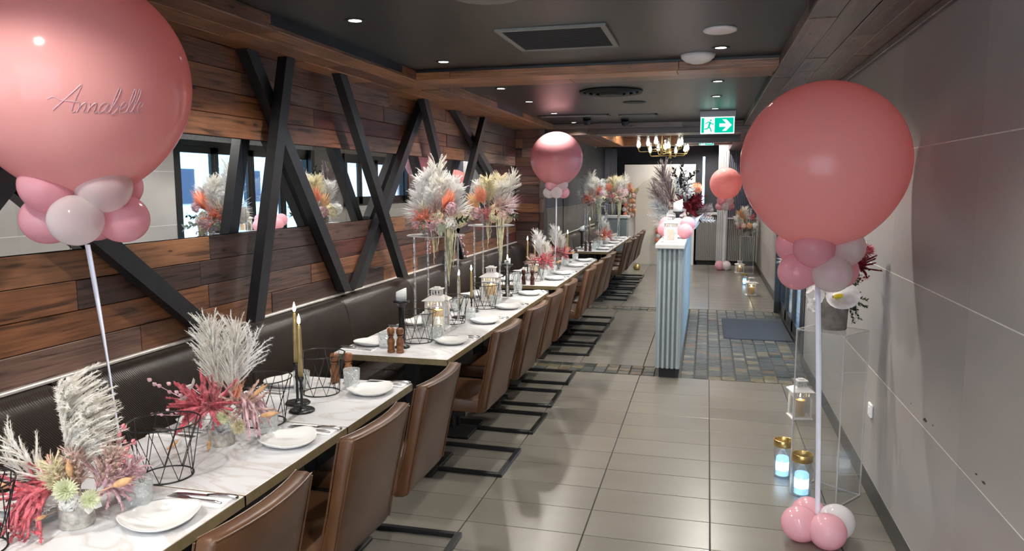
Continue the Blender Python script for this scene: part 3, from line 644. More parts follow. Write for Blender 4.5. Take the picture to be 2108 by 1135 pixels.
def make_chair():
    t = thing('dining_chair', '', 'chair', group='brown leather cantilever chairs')
    cv = lambda z: .028*max(0, (z-.40)/.47)
    back = [(-.125,.374), (-.105,.383), (-.092,.405), (-.085,.45), (-.055,.60), (-.020,.76), (.002,.855), (-.002,.868), (-.014,.873), (-.045,.871), (-.055,.862), (-.075,.76), (-.105,.60), (-.135,.48), (-.15,.44), (-.16,.374)]
    b = smooth_slab(back, .225, cv).build('backrest', 'leather', t, smooth=True)
    seat = [(-.14,.376), (-.14,.455), (-.30,.462), (-.45,.464), (-.54,.455), (-.56,.44), (-.565,.41), (-.55,.382), (-.53,.376)]
    s = smooth_slab(seat, .224, lambda z: 0).build('seat', 'leather', t, smooth=True)
    def edge(pts, y): return [(x+cv(z)*(1-(y/.225)**2), y, z) for x, z in pts]
    for y in (-.2225, .2225):
        MB().tube(edge([(-.092,.40), (-.083,.45), (-.053,.60), (-.018,.76), (.002,.858)], y), .0035, 5).build('piping', 'leather', b)
        MB().tube(edge([(-.138,.47), (-.107,.60), (-.077,.76), (-.056,.858)], y), .0035, 5).build('piping', 'leather', b)
        MB().tube([(-.15,y,.452), (-.30,y,.4595), (-.45,y,.4615), (-.535,y,.453)], .0035, 5).build('piping', 'leather', s)
    for x, z in ((.001,.866), (-.05,.869)): MB().tube([(x+cv(z)*(1-(y/.225)**2), y, z) for y in [-.22+.055*i for i in range(9)]], .0032, 5).build('piping', 'leather', b)
    f = MB().box((-.030,-.225,0), (0,.225,.022), ch=.002).box((-.56,-.225,0), (-.03,-.195,.022), ch=.002).box((-.56,.195,0), (-.03,.225,.022), ch=.002)
    f.build('sled_base', 'black_metal', t)
    for y in (-.21, .21): MB().box((-.56,y-.015,.0), (-.535,y+.015,.36), ch=.002).build('leg', 'black_metal', t)
    MB().box((-.56,-.225,.352), (-.22,-.195,.377)).box((-.56,.195,.352), (-.22,.225,.377)).box((-.26,-.195,.352), (-.23,.195,.377)).build('seat_frame', 'black_metal', t)
    return t
CY = [[1.65,2.37,3.04], [4.24,5.02,5.66,6.33], [7.45,8.02,8.68,9.2], [11.15,11.86,12.5,13.2,13.85]]
ch0 = make_chair(); first = True
for r, ys in enumerate(CY):
    for k, y in enumerate(ys):
        lb = 'brown leather cantilever chair, %s from the camera at the %s' % (ORD[k], RUN[r])
        p = (-1.11+random.uniform(-.012,.012), y, 0); rz = random.uniform(-.03,.03)
        if first: ch0.location = p; ch0['label'] = lb; first = False
        else: dup(ch0, p, rz, lb)
# ------------------------------------------------------------------ tableware
def plate_mesh():
    mb = MB(); n = 40; rings = [(.0,.004), (.35,.004), (.62,.006), (.82,.012), (.95,.019), (1.0,.022), (.985,.019), (.80,.006), (.60,.0), (.0,.0)]
    vs = []; fs = []
    for q, z in rings:
        for i in range(n):
            a = 2*PI*i/n; c, s = math.cos(a), math.sin(a); R = .104/((abs(c)**2.5+abs(s)**2.5)**(1/2.5))
            vs.append((R*q*c, R*q*s, z + (.012*q**3*max(0, math.cos(2*(a-PI/4))) if z > .005 else 0)))
    for j in range(len(rings)-1): fs += [(j*n+i, j*n+(i+1)%n, (j+1)*n+(i+1)%n, (j+1)*n+i) for i in range(n)]
    return mb.add(vs, fs).mesh('plate', 'porcelain', True)
pl_m = plate_mesh()
nap_m = MB().box((-.105,-.045,0), (.105,.045,.003), ch=.001).box((-.103,-.0445,.003), (.103,.040,.0055), ch=.001).mesh('napkin', 'linen')
def knife_parts():
    h = MB().tube([(.005,0,.006), (.03,0,.007), (.07,0,.008), (.10,0,.007), (.108,0,.006)], [.004,.006,.0075,.0075,.004], 8).mesh('handle', 'steel', True)
    b = MB().prism([(.008,-.006), (.008,.006), (-.07,.009), (-.10,.006), (-.112,-.002), (-.09,-.007)], .004, .0055).mesh('blade', 'steel'); return h, b
def fork_parts():
    h = MB().tube([(-.02,0,.005), (.02,0,.006), (.07,0,.007), (.095,0,.005)], [.003,.003,.005,.003], 6).mesh('handle', 'steel', True)
    hd = MB().prism([(-.018,-.003), (-.018,.003), (-.035,.010), (-.06,.0115), (-.06,-.0115), (-.035,-.010)], .004, .006)
    for i in range(4): hd.prism([(-.058,-.0112+i*.0062), (-.058,-.0075+i*.0062), (-.098,-.0083+i*.0062), (-.098,-.0103+i*.0062)], .004, .0058)
    return h, hd.mesh('tines', 'steel')
kh, kb = knife_parts(); fh, ft = fork_parts()
gl_m = MB().lathe([(.001,0), (.033,0), (.036,.01), (.040,.09), (.0385,.0905), (.0345,.018), (.030,.014), (.001,.014)], 24).mesh('body', 'cut_glass', True)
rim_m = MB().ring(.0393, .090, .0011, 24, 5).mesh('rim', 'plain_glass', True)
def setting(x, y, side, where, r, k, gx=-.12, gy=.05, full=True):
    """plate, napkin, fork, knife and tumbler; side=+1 chair side, -1 bench side"""
    sd = 'chair side' if side > 0 else 'bench side'
    suf = '%s, %s setting of the %s' % (sd, ORD[k], RUN[r])
    o = obj('dinner_plate', pl_m, None, (x,y,.75)); o.rotation_euler = (0,0,random.uniform(-.25,.25)+(.15 if side > 0 else .5)); tag(o, 'white squarish plate, '+suf, 'plate', 'white dinner plates')
    nx, ny = x+side*.01, y+side*.155; rz = (0 if side > 0 else PI)+random.uniform(-.04,.04)
    o = obj('napkin', nap_m, None, (nx,ny,.75)); o.rotation_euler = (0,0,rz); tag(o, 'folded white napkin under cutlery, '+suf, 'napkin', 'folded white napkins')
    t = thing('table_knife', 'steel knife on napkin, '+suf, 'knife', (nx+side*.012,ny+.016,.753), rz+.05, 'steel knives'); obj('handle', kh, t); obj('blade', kb, t)
    t = thing('table_fork', 'steel fork on napkin, '+suf, 'fork', (nx,ny-.016,.753), rz-.1, 'steel forks'); obj('handle', fh, t); obj('tines', ft, t)
    t = thing('tumbler', 'cut-glass tumbler, '+suf, 'glass', (x+side*gx,y+side*gy,.75), random.uniform(0,3), 'cut-glass tumblers'); obj('body', gl_m, t); obj('rim', rim_m, t)
PY = [[1.70,2.37,3.07], [4.20,4.90,5.52,6.27], [7.35,7.82,8.60,9.25], [11.0,11.55,12.25,12.81,13.41]]
PB = [[1.70,2.50,3.10], [4.04,4.72,5.36,6.05], [7.15,7.85,8.5,9.2], [11.0,11.6,12.25,12.8,13.4]]
for r, ys in enumerate(PY):
    for k, y in enumerate(ys): setting(-1.49, y, 1, '', r, k, -.122, .06)
for r, ys in enumerate(PB):
    for k, y in enumerate(ys): setting(-1.945 if r < 3 else -1.80, y, -1, '', r, k, -.125, .07)
# wire baskets
def make_basket():
    t = thing('wire_basket', '', 'basket', group='black wire baskets')
    R0, R1, H, n = .083, .113, .185, 9
    MB().ring(R0,.0025,.0028,32).build('base_ring', 'black_metal', t, smooth=True); MB().ring(R1,H,.0028,32).build('top_ring', 'black_metal', t, smooth=True)
    for i in range(n):
        for s in (-1, 1):
            a = 2*PI*i/n; b = a+s*2*PI*.85/n
            MB().tube([(R0*math.cos(a),R0*math.sin(a),.0025), (R1*math.cos(b),R1*math.sin(b),H)], .0016, 4).build('wire', 'black_metal', t)
    return t
BK = [(-1.845,1.42,'black wire basket at the bottom left corner beside the first flowers'), (-1.708,1.99,'black wire basket between the two nearest flower vases'), (-1.715,2.565,'black wire basket just beyond the second vase, before the taper candles'), (-1.71,3.015,'black wire basket beside wooden mills at the end of the nearest tables'),
      (-1.70,4.19,'black wire basket beside the first pillar candle of the second run'), (-1.70,4.84,'black wire basket beyond the first white lantern'), (-1.665,5.5,'black wire basket before the second white lantern'), (-1.69,6.32,'black wire basket near the far end of the second run'), (-1.67,7.25,'black wire basket behind dark mills on the third run'), (-1.70,8.30,'black wire basket beside the mauve balloon ribbon'), (-1.66,11.25,'black wire basket near the pillar candle of the far run')]
b0 = make_basket()
for k, (x, y, lb) in enumerate(BK):
    if k == 0: b0.location = (x,y,.75); b0['label'] = lb
    else: dup(b0, (x,y,.75), random.uniform(0,1), lb)
# pepper mills
mp = [(.001,0), (.021,0), (.023,.004), (.022,.014), (.019,.018), (.022,.022), (.022,.028), (.018,.032), (.021,.045), (.0225,.06), (.019,.078), (.014,.088), (.013,.094), (.018,.097), (.018,.102)]
mt = [(.012,.102), (.012,.106), (.020,.108), (.022,.122), (.021,.136), (.016,.144), (.001,.147)]
def mill(x, y, mat, label):
    t = thing('pepper_mill', label, 'mill', (x,y,.75), 0, 'turned wooden mills')
    MB().lathe(mp, 18).build('body', mat, t, smooth=True); MB().lathe(mt, 18).build('head', mat, t, smooth=True)
for x, y, m_, lb in ((-1.735,3.195,'wood_mill','left wooden mill behind the basket ending the nearest run'), (-1.672,3.215,'wood_mill','right wooden mill behind the basket ending the nearest run'), (-1.738,3.87,'wood_mill','left wooden mill at the front of the second run'), (-1.682,3.87,'wood_mill','right wooden mill at the front of the second run'),
                    (-1.70,6.91,'wood_mill_dark','left dark mill at the front of the third run'), (-1.612,6.90,'wood_mill_dark','right dark mill at the front of the third run'), (-1.70,10.69,'wood_mill_dark','left dark mill at the front of the far run'), (-1.635,10.69,'wood_mill_dark','right dark mill at the front of the far run'), (-1.62,9.38,'wood_mill_dark','dark mill at the far end of the third run')): mill(x, y, m_, lb)
# glass shaker
t = thing('salt_shaker', 'faceted glass shaker with steel cap by the first vase', 'shaker', (-1.715,1.80,.75))
MB().lathe([(.001,0), (.019,0), (.020,.004), (.013,.06), (.012,.066), (.001,.066)], 6).build('body', 'crystal', t); MB().lathe([(.001,.002), (.016,.002), (.011,.045), (.001,.045)], 6).build('filling', 'steel', t); MB().lathe([(.013,.066), (.014,.07), (.011,.082), (.001,.085)], 16).build('cap', 'steel', t, smooth=True)
# candles
def flame(parent, z, s=1.0, x=0): return MB().lathe([(.0005,0), (.0035,.004), (.0048,.010), (.0035,.018), (.0012,.027), (.0003,.031)], 10, M=Matrix.Translation((x,0,z)) @ Matrix.Scale(s, 4)).build('flame', 'flame', parent, smooth=True)
def wick(parent, z): return MB().tube([(0,0,z), (.0005,0,z+.006)], .0008, 4).build('wick', 'dull_black', parent)
def taper(x, y, zb, hz, tip, label, lit=True):
    t = thing('candlestick', label, 'candlestick', (x,y,zb), group='black candlesticks')
    h = hz-zb
    MB().lathe([(.001,0), (.052,0), (.055,.004), (.050,.010), (.042,.008), (.014,.010), (.006,.022), (.0055,h*.55), (.008,h*.62), (.010,h*.66), (.006,h*.72), (.0075,h*.85), (.013,h*.93), (.013,h), (.001,h)], 28).build('holder', 'black_metal', t, smooth=True)
    c = thing('taper_candle', label.replace('candlestick', 'candle holder').replace('black', 'lit gold taper in the black', 1), 'candle', (x,y,hz), group='gold taper candles')
    L = tip-.03-hz
    MB().lathe([(.001,0), (.0105,0), (.010,L*.5), (.0085,L*.93), (.005,L), (.001,L)], 14).build('wax', 'gold_wax', c, smooth=True); wick(c, L); flame(c, L+.004, 1.45)
for a in ((-1.722,2.83,.75,.935,1.185,'taller black candlestick on the nearest run'), (-1.645,2.735,.75,.90,1.152,'shorter black candlestick in front on the nearest run'), (-1.718,5.03,.75,.85,1.085,'nearer black candlestick on the second run'), (-1.712,5.30,.75,.86,1.09,'farther black candlestick on the second run'),
          (-1.90,7.9,.75,.88,1.13,'left black candlestick on the third run'), (-1.818,7.9,.75,.86,1.09,'right black candlestick on the third run'), (-1.778,9.06,.75,.92,1.178,'left black candlestick ending the third run'), (-1.675,9.10,.75,.90,1.131,'right black candlestick ending the third run'), (-1.86,12.1,.75,.9,1.16,'black candlestick on the far run')): taper(*a)
def pillar(x, y, zb, hz, top, label, r=.031, lit=True, tilt=.012):
    t = thing('pillar_holder', 'black turned wooden stand '+label, 'candle holder', (x,y,zb), group='black pillar candle holders'); h = hz-zb
    MB().lathe([(.001,0), (.045,0), (.046,.008), (.020,.02), (.016,h*.2), (.021,h*.35), (.017,h*.6), (.019,h*.85), (.030,h*.93), (.048,h*.95), (.050,h), (.046,h), (.044,h-.004), (.001,h-.004)], 28).build('stem', 'black_metal', t, smooth=True)
    c = thing('pillar_candle', 'white pillar candle on the stand '+label, 'candle', (x,y,hz-.004), group='white pillar candles'); L = top-hz
    b = MB().lathe([(.001,0), (r,0), (r*1.02,L*.5), (r,L*.96), (r*.93,L), (r*.7,L*.96), (.001,L*.9)], 26); b.v = [(vx, vy, vz+(vx*.45 if vz > L*.9 and tilt else 0)) for vx, vy, vz in b.v]
    b.build('wax', 'white_wax', c, smooth=True); wick(c, L*.9)
    if lit: flame(c, L*.94, 1.4)
pillar(-1.725, 4.0, .75, 1.035, 1.10, 'beside two mills on the second run', lit=False)
pillar(-1.655, 6.14, .75, 1.03, 1.075, 'beyond the second flower stand', .026)
pillar(-1.80, 10.95, .75, 1.03, 1.10, 'at the front of the far run', .036, lit=False)
pillar(-.296, 7.9, 1.195, 1.43, 1.545, 'on the partition among flowers', .047, lit=False)
# ------------------------------------------------------------------ lanterns
def lantern(x, y, z, w, h, label, where, cand='glow_tinted_wax', lit=True, rz=0.0):
    t = thing('lantern', label, 'lantern', (x,y,z), rz, 'white metal lanterns'); a = w/2
    MB().box((-a,-a,0), (a,a,.012), ch=.002).box((-a*.85,-a*.85,.012), (a*.85,a*.85,.018)).build('base', 'white_metal', t)
    hb = h*.55; p = .006
    for sx in (-1,1):
        for sy in (-1,1): MB().box((sx*a*.8-p,sy*a*.8-p,.018), (sx*a*.8+p,sy*a*.8+p,h*.70)).build('post', 'white_metal', t)
    for k in range(4):
        M = Matrix.Rotation(k*PI/2, 4, 'Z')
        MB().box((-a*.76,-a*.8-.001,.018), (a*.76,-a*.8+.001,hb), M).build('glass_pane', 'plain_glass', t)
        MB().box((-a*.8,-a*.8-.004,hb), (a*.8,-a*.8+.004,hb+.010), M).box((-a*.8,-a*.8-.004,h*.67), (a*.8,-a*.8+.004,h*.70), M).build('rail', 'white_metal', t)
        for i in range(6): MB().box((-a*.68+i*a*.272-.006,-a*.8-.003,hb+.01), (-a*.68+i*a*.272+.004,-a*.8+.003,h*.67), M).build('slat', 'white_metal', t)
    vs = [(sx*r, sy*r, zz) for r, zz in ((a*1.08,h*.69), (a*1.08,h*.705), (a*.48,h*.80)) for sx, sy in ((-1,-1), (1,-1), (1,1), (-1,1))]
    MB().add(vs, [(3,2,1,0), (8,9,10,11)]+[(j*4+i, j*4+(i+1)%4, j*4+4+(i+1)%4, j*4+4+i) for j in (0,1) for i in range(4)]).build('roof', 'white_metal', t)
    b = a*.44; cu = MB()
    for k in range(4):
        M = Matrix.Rotation(k*PI/2, 4, 'Z')
        for i in range(4): cu.box((-b+i*b*.58,-b,h*.80), (-b+i*b*.58+b*.26,-b+.003,h*.94), M)
        cu.box((-b,-b,h*.80), (b,-b+.003,h*.825), M).box((-b,-b,h*.915), (b,-b+.003,h*.94), M)
    cu.build('cupola', 'white_metal', t)
    MB().box((-b*1.25,-b*1.25,h*.94), (b*1.25,b*1.25,h*.965), ch=.003).box((-b*.6,-b*.6,h*.965), (b*.6,b*.6,h), ch=.003).build('cap', 'white_metal', t)
    c = thing('pillar_candle', 'lit cream candle inside the lantern '+where, 'candle', (x,y,z+.018), rz, 'lantern candles'); L = hb*.72; r = a*.50
    MB().lathe([(.001,0), (r,0), (r,L*.97), (r*.93,L), (r*.6,L*.97), (.001,L*.94)], 22).build('wax', cand, c, smooth=True); wick(c, L*.94)
    if lit: flame(c, L*.97, max(1.3, w/.09))
    return t
lantern(-1.725, 4.597, .75, .155, .285, 'white metal lantern under the first tall flower stand', 'under the first flower stand', rz=.1)
lantern(-1.725, 5.88, .75, .155, .29, 'white metal lantern under the second tall flower stand', 'under the second flower stand', rz=.05)
lantern(-.312, 6.80, 1.195, .135, .245, 'white metal lantern on the near end of the partition', 'on the partition', rz=.05)
lantern(.70, 5.66, 0, .15, .295, 'white metal lantern on the floor behind the acrylic plinth', 'behind the plinth', rz=.2)
lantern(.694, 11.95, 0, .17, .285, 'white metal lantern on the floor beyond the slate', 'on the floor beyond the slate', rz=.1)
lantern(.64, 15.0, 0, .17, .24, 'farthest white metal lantern on the floor by the ribbed wall', 'by the ribbed wall', rz=.1)
lantern(-1.68, 12.35, .75, .13, .24, 'small white lantern on the far table run', 'on the far run')
# votive
t = thing('votive', 'glass votive with a lit candle before the first lantern', 'candle', (-1.615,4.325,.75))
MB().lathe([(.001,0), (.030,0), (.034,.004), (.034,.13), (.032,.13), (.031,.012), (.001,.012)], 24).build('glass', 'cut_glass', t, smooth=True); MB().lathe([(.001,.013), (.027,.013), (.027,.085), (.001,.085)], 20).build('wax', 'wax', t, smooth=True); flame(t, .088, 1.5)
# LED jars
def led(x, y, s, label):
    t = thing('led_candle', label, 'candle', (x,y,0), group='glowing blue jar candles')
    MB().lathe([(.001,0), (.048*s,0), (.052*s,.006), (.052*s,.205*s), (.050*s,.205*s), (.050*s,.01), (.001,.01)], 28).build('jar', 'plain_glass', t, smooth=True)
    MB().lathe([(.0535*s,.195*s), (.055*s,.197*s), (.055*s,.235*s), (.0535*s,.237*s), (.051*s,.235*s), (.051*s,.197*s)], 32).build('gold_rim', 'gold', t, smooth=True)
    MB().lathe([(.001,.011), (.038*s,.011), (.038*s,.12*s), (.034*s,.128*s), (.001,.12*s)], 22).build('wax', 'led_wax', t, smooth=True)
    MB().lathe([(.0385*s,.045*s), (.0388*s,.05*s), (.0388*s,.095*s), (.0385*s,.10*s)], 22).build('glow_band', 'led_hot', t, smooth=True)
led(.545, 4.20, 1.0, 'front blue-glowing jar candle with gold rim on the floor'); led(.468, 4.45, .95, 'rear blue-glowing jar candle with gold rim on the floor'); led(.655, 13.25, .8, 'distant blue-glowing jar candle beside the floor lanterns')
# ------------------------------------------------------------------ acrylic plinths and stands
def plinth(x, y, w, h, rz, label):
    t = thing('acrylic_plinth', label, 'plinth', (x,y,0), rz); a = w/2
    for k in range(4):
        M = Matrix.Rotation(k*PI/2, 4, 'Z'); MB().box((-a+.006,-a,.006), (a-.006,-a+.005,h-.006), M).build('acrylic_panel', 'acrylic', t)
        MB().box((-a,-a,0), (-a+.006,-a+.006,h), M).build('edge', 'acrylic_edge', t); MB().box((-a+.006,-a,h-.006), (a-.006,-a+.005,h), M).box((-a+.006,-a,0), (a-.006,-a+.005,.006), M).build('edge', 'acrylic_edge', t)
    MB().box((-a+.006,-a+.006,h-.006), (a-.006,a-.006,h)).build('acrylic_panel', 'acrylic', t)
plinth(.672, 4.235, .27, .93, math.radians(-36), 'tall clear acrylic plinth by the grey wall holding a flower pot')
plinth(.76, 15.0, .26, .72, 0, 'distant clear acrylic plinth in the far corner')
def stand(x, y, label, w=.215, d=.24, h=.63):
    t = thing('flower_stand', label, 'stand', (x,y,.75), group='crystal-legged flower stands')
    MB().box((-w/2-.012,-d/2-.012,0), (w/2+.012,d/2+.012,.006), ch=.002).build('base_plate', 'acrylic', t)
    for sx in (-1,1):
        for sy in (-1,1):
            prof = []
            for i in range(13): z = .006+(h-.012)*i/12; prof += [(.0085, z), (.0085, z+.6*h/12)] if i < 12 else [(.0085, z)]
            l = MB().lathe([(.0085,.006), (.0085,h-.006)], 8, (sx*w/2, sy*d/2, 0)).build('leg', 'crystal', t, smooth=True)
            for i in range(1,6): MB().lathe([(.0088,-.005), (.0115,0), (.0088,.005)], 8, (sx*w/2, sy*d/2, h*i/6)).build('bead', 'steel', l, smooth=True)
    MB().lathe([(.001,h-.006), (.19,h-.006), (.192,h-.003), (.19,h), (.001,h)], 40).build('top_plate', 'acrylic_edge', t)
stand(-1.725, 4.595, 'nearer crystal-legged stand carrying the tall pampas flowers'); stand(-1.725, 5.88, 'second crystal-legged stand carrying tall flowers'); stand(-1.735, 11.6, 'third crystal-legged flower stand on the far run'); stand(-1.60, 13.0, 'fourth crystal-legged flower stand at the far end')
# ------------------------------------------------------------------ far furniture
t = thing('sideboard', 'slate-blue cabinet with pale top beyond the far tables', 'cabinet', (-1.78,15.2,0))
MB().box((-.22,-.2,.05), (.22,.2,1.04), ch=.004).build('body', 'grey_panel', t); MB().box((-.25,-.23,1.04), (.25,.23,1.09), ch=.004).build('top', 'white_trim', t); MB().box((-.2,-.18,0), (.2,.18,.05)).build('plinth', 'dull_black', t)
mb = MB(); k = 40; vs = []
for i in range(k+1):
    x = -.12+.24*i/k; vs += [(x, .02*math.sin(i*1.05), .0), (x, .02*math.sin(i*1.05), 1.6)]
mb.add(vs, [(2*i, 2*i+2, 2*i+3, 2*i+1) for i in range(k)])
o = mb.build('curtain', 'curtain', loc=(-1.96,15.55,.85), smooth=True); tag(o, 'gathered grey sheer curtain beside the bright slit', 'curtain'); md = o.modifiers.new('thick', 'SOLIDIFY'); md.thickness = .004
t = thing('backdrop_board', 'cream backdrop board with a raised arch', 'backdrop', (-1.0,16.2,0))
MB().box((-.75,.03,0), (.74,.07,2.14), ch=.003).build('board', 'cream', t)
ar = [(-.50,0), (.42,0), (.42,1.42)]+[(-.04+.46*math.cos(PI*i/20), 1.42+.46*math.sin(PI*i/20)) for i in range(1,20)]+[(-.50,1.42)]
MB().prism(ar, 0, .03, M=RT((0,.03,0), 0, PI/2)).build('arch_panel', 'cream_arch', t)
MB().box((-.6,.07,0), (-.5,.4,.03)).box((.5,.07,0), (.6,.4,.03)).build('foot', 'black_metal', t)
t = thing('copper_bell', 'small shiny copper vessel on the floor past the last chair', 'vessel', (-1.35,15.1,0))
MB().lathe([(.001,0), (.05,0), (.07,.02), (.075,.05), (.05,.09), (.02,.11), (.001,.115)], 20).build('body', 'gold', t, smooth=True); MB().ring(.025,.13,.006,16).build('handle', 'gold', t)
t = thing('bar_bottle', 'small clear bottle on the bar top', 'bottle', (.09,16.45,1.11)); MB().lathe([(.001,0), (.035,0), (.035,.10), (.012,.14), (.012,.19), (.001,.19)], 16).build('body', 'crystal', t, smooth=True); MB().lathe([(.001,.19), (.013,.19), (.013,.205), (.001,.205)], 12).build('stopper', 'steel', t)
# ------------------------------------------------------------------ flower parts (stem base at the origin, growing along +Z)
R_ = random.Random(11)
FM = {}
def fuzz(mb, pts, r, n=4, amp=.35):
    k = len(pts); mb.tube(pts, [max(.0004, r*(1-.75*(i/(k-1))**1.5)*(1+R_.uniform(-amp, amp))*(.5 if i == 0 else 1)) for i in range(k)], n)
def hairs(mb, pts, L, w, num):
    for _ in range(num):
        i = R_.randrange(len(pts)-1); t = R_.random(); p = Vector(pts[i]).lerp(Vector(pts[i+1]), t); d = (Vector(pts[i+1])-Vector(pts[i])).normalized()
        q = Vector((R_.gauss(0,1), R_.gauss(0,1), R_.gauss(0,1))).normalized(); e = (d*.8+q*.7).normalized(); s = e.cross(q).normalized()*w
        mb.add([p-s, p+s, p+e*L], [(0,1,2)])
def plume(L, n, spread, droop, one_side, r=.0036, hair=10, base=.25):
    mb = MB(); mb.tube([(0,0,0), (0,0,L*.5), (.01,0,L*.85)], [.0025,.002,.001], 5)
    for i in range(n):
        t = base+(1-base)*(i/n)*.9; az = R_.uniform(-1.1,1.1) if one_side else R_.uniform(0, 2*PI); l = L*R_.uniform(.28,.48)*(1.15-t*.5); c, s = math.cos(az), math.sin(az); pts = []
        for j in range(6):
            u = j/5; out = spread*l*(u**1.3); up = l*(u*.95-droop*u*u); pts.append((c*out+R_.gauss(0,.0015), s*out+R_.gauss(0,.0015), L*t*.86+up))
        fuzz(mb, pts, r*R_.uniform(.75,1.2)); hairs(mb, pts, .013, .0011, hair)
    return mb
def reg(key, mb, smooth=False): FM[key] = mb.mesh('bloom_'+key, 'ivory', smooth)
reg('plume_side', plume(.34, 130, .85, .28, True, .0046, 60)); reg('plume', plume(.34, 150, .62, .14, False, .0040, 55)); reg('plume_tall', plume(.42, 130, .50, .08, False, .0040, 55, .30))
reg('plume_thin', plume(.30, 22, .6, .0, False, .0034, 70, .3))
mb = MB()       # spiky amaranth cluster
for i in range(26):
    az = R_.uniform(0, 2*PI); el = R_.uniform(.15, 1.45); l = R_.uniform(.07,.13); d = Vector((math.cos(az)*math.cos(el), math.sin(az)*math.cos(el), math.sin(el)))
    b = Vector((R_.gauss(0,.008), R_.gauss(0,.008), .03)); pts = [b+d*l*t+Vector((0,0,-.03*t*t if el < .7 else 0)) for t in (0,.15,.3,.45,.6,.75,.9,1)]
    fuzz(mb, pts, .0075, 5, .4); hairs(mb, pts, .011, .0034, 150)
reg('amaranth', mb)
mb = MB()       # drooping amaranth tails
for i in range(14):
    az = R_.uniform(-.9,.9); l = R_.uniform(.10,.17); pts = [(math.cos(az)*l*t, math.sin(az)*l*t, .02+.08*t-.16*t*t*R_.uniform(.8,1.2)) for t in (0,.15,.3,.45,.6,.75,.9,1)]
    fuzz(mb, pts, .0072, 5, .4); hairs(mb, pts, .011, .0034, 150)
reg('amaranth_droop', mb)
mb = MB(); mb.tube([(0,0,0), (.006,0,.08), (.012,0,.13)], .0014, 4); pts = [(.012+.01*t,0,.12+.07*t) for t in (0,.2,.4,.6,.8,1)]; mb.tube(pts, [.003,.0085,.0105,.0105,.008,.002], 8); hairs(mb, pts, .014, .0012, 60); reg('bunny_tail', mb, True)
mb = MB()       # chrysanthemum
for i in range(90):
    z = 1-1.5*i/90; a = i*2.39996; q = math.sqrt(max(0, 1-z*z)); d = Vector((q*math.cos(a), q*math.sin(a), z)); mb.leaf(d*.008+Vector((0,0,.03)), d, Vector((0,0,1)), .027*R_.uniform(.85,1.1), .008, .15, 2, .25)
mb.tube([(0,0,0), (0,0,.03)], .002, 4); reg('mum', mb)
mb = MB()       # hydrangea head
for i in range(70):
    z = 1-1.35*i/70; a = i*2.39996; q = math.sqrt(max(0, 1-z*z)); d = Vector((q*math.cos(a), q*math.sin(a), z)); c = d*.045*R_.uniform(.85,1.08)+Vector((0,0,.05)); u = d.orthogonal().normalized(); w = d.cross(u); ph = R_.uniform(0,2)
    for k in range(4): e = u*math.cos(ph+k*PI/2)+w*math.sin(ph+k*PI/2); mb.leaf(c, e+d*.25, d, .013, .013, .1, 2, .4)
mb.tube([(0,0,0), (0,0,.06)], .003, 5); reg('hydrangea', mb)
mb = MB()       # burst of needles
for i in range(80):
    az = R_.uniform(0,2*PI); el = R_.uniform(.25,1.5); d = Vector((math.cos(az)*math.cos(el), math.sin(az)*math.cos(el), math.sin(el))); mb.leaf(d*.01, d, Vector((0,0,1)), R_.uniform(.11,.17), .006, R_.uniform(-.05,.15), 3, .1)
reg('needles', mb)
mb = MB()       # palm spear fan
for i in range(15):
    a = (i-7)/7*.55; d = Vector((math.sin(a), .10*(1 if i % 2 else -1), math.cos(a))); mb.leaf((0,0,.05), d, (0,1,0), .20*(1-.35*abs(i-7)/7), .016, .06, 4, .1)
mb.tube([(0,0,0), (0,0,.06)], .003, 5); reg('palm_spear', mb)
mb = MB()       # big soft rounded petals (silver dollar / preserved discs)
for i in range(7):
    a = i*2.4; e = Vector((math.cos(a), math.sin(a), .25+.1*(i % 3))).normalized(); c = e*.045+Vector((0,0,.02)); u = e.orthogonal().normalized(); w = e.cross(u); n_ = 14
    mb.add([c+e*.006]+[c+(u*math.cos(2*PI*k/n_)+w*math.sin(2*PI*k/n_))*.034 for k in range(n_)], [(0, 1+k, 1+(k+1) % n_) for k in range(n_)])
reg('discs', mb)
mb = MB()       # orchid-like bloom
for k in range(5): a = k*2*PI/5; mb.leaf((0,0,.04), (math.cos(a), math.sin(a), .35), (0,0,1), .045, .034, .18, 3, .5)
mb.tube([(0,0,0), (0,0,.042)], .0015, 4); mb.lathe([(.001,0), (.006,.002), (.005,.014), (.001,.018)], 8, (0,0,.04)); reg('orchid', mb)
def hang(n, L, spread, r):
    mb = MB()
    for i in range(n):
        x, y = R_.gauss(0,spread), R_.gauss(0,spread); l = L*R_.uniform(.55,1.0)*(1-min(.5, abs(x)/(spread*5))); pts = [(x*.5,y*.5,0), (x,y,-.02)]+[(x*(1-.5*t)+R_.gauss(0,.002), y*(1-.5*t)+R_.gauss(0,.002), -.02-l*t) for t in (.12,.25,.37,.5,.62,.75,.88,1)]
        fuzz(mb, pts, r, 5, .3); hairs(mb, pts, .010, .0014, 36)
    return mb
reg('hanging', hang(22, .52, .022, .0075)); reg('hanging_thin', hang(5, .26, .018, .0055))
def leafy(n, L, lw, ll, disc=False):
    mb = MB(); mb.tube([(0,0,0), (.02,0,L*.5), (.05,0,L)], [.0025,.002,.001], 5)
    for i in range(n):
        t = .2+.8*i/n; a = i*2.4; d = Vector((math.cos(a), math.sin(a), .5)); mb.leaf((.05*t*t,0,L*t), d, (0,0,1), ll*R_.uniform(.7,1.1), lw*R_.uniform(.8,1.1), .15, 3, .25)
    return mb
reg('leafy', leafy(18, .20, .026, .045)); reg('small_leafy', leafy(30, .16, .012, .022)); reg('long_leaf', leafy(5, .06, .035, .20)); reg('feather', leafy(60, .34, .010, .060))
mb = MB(); mb.tube([(0,0,0), (.01,0,.08), (.03,0,.16)], .0012, 4)
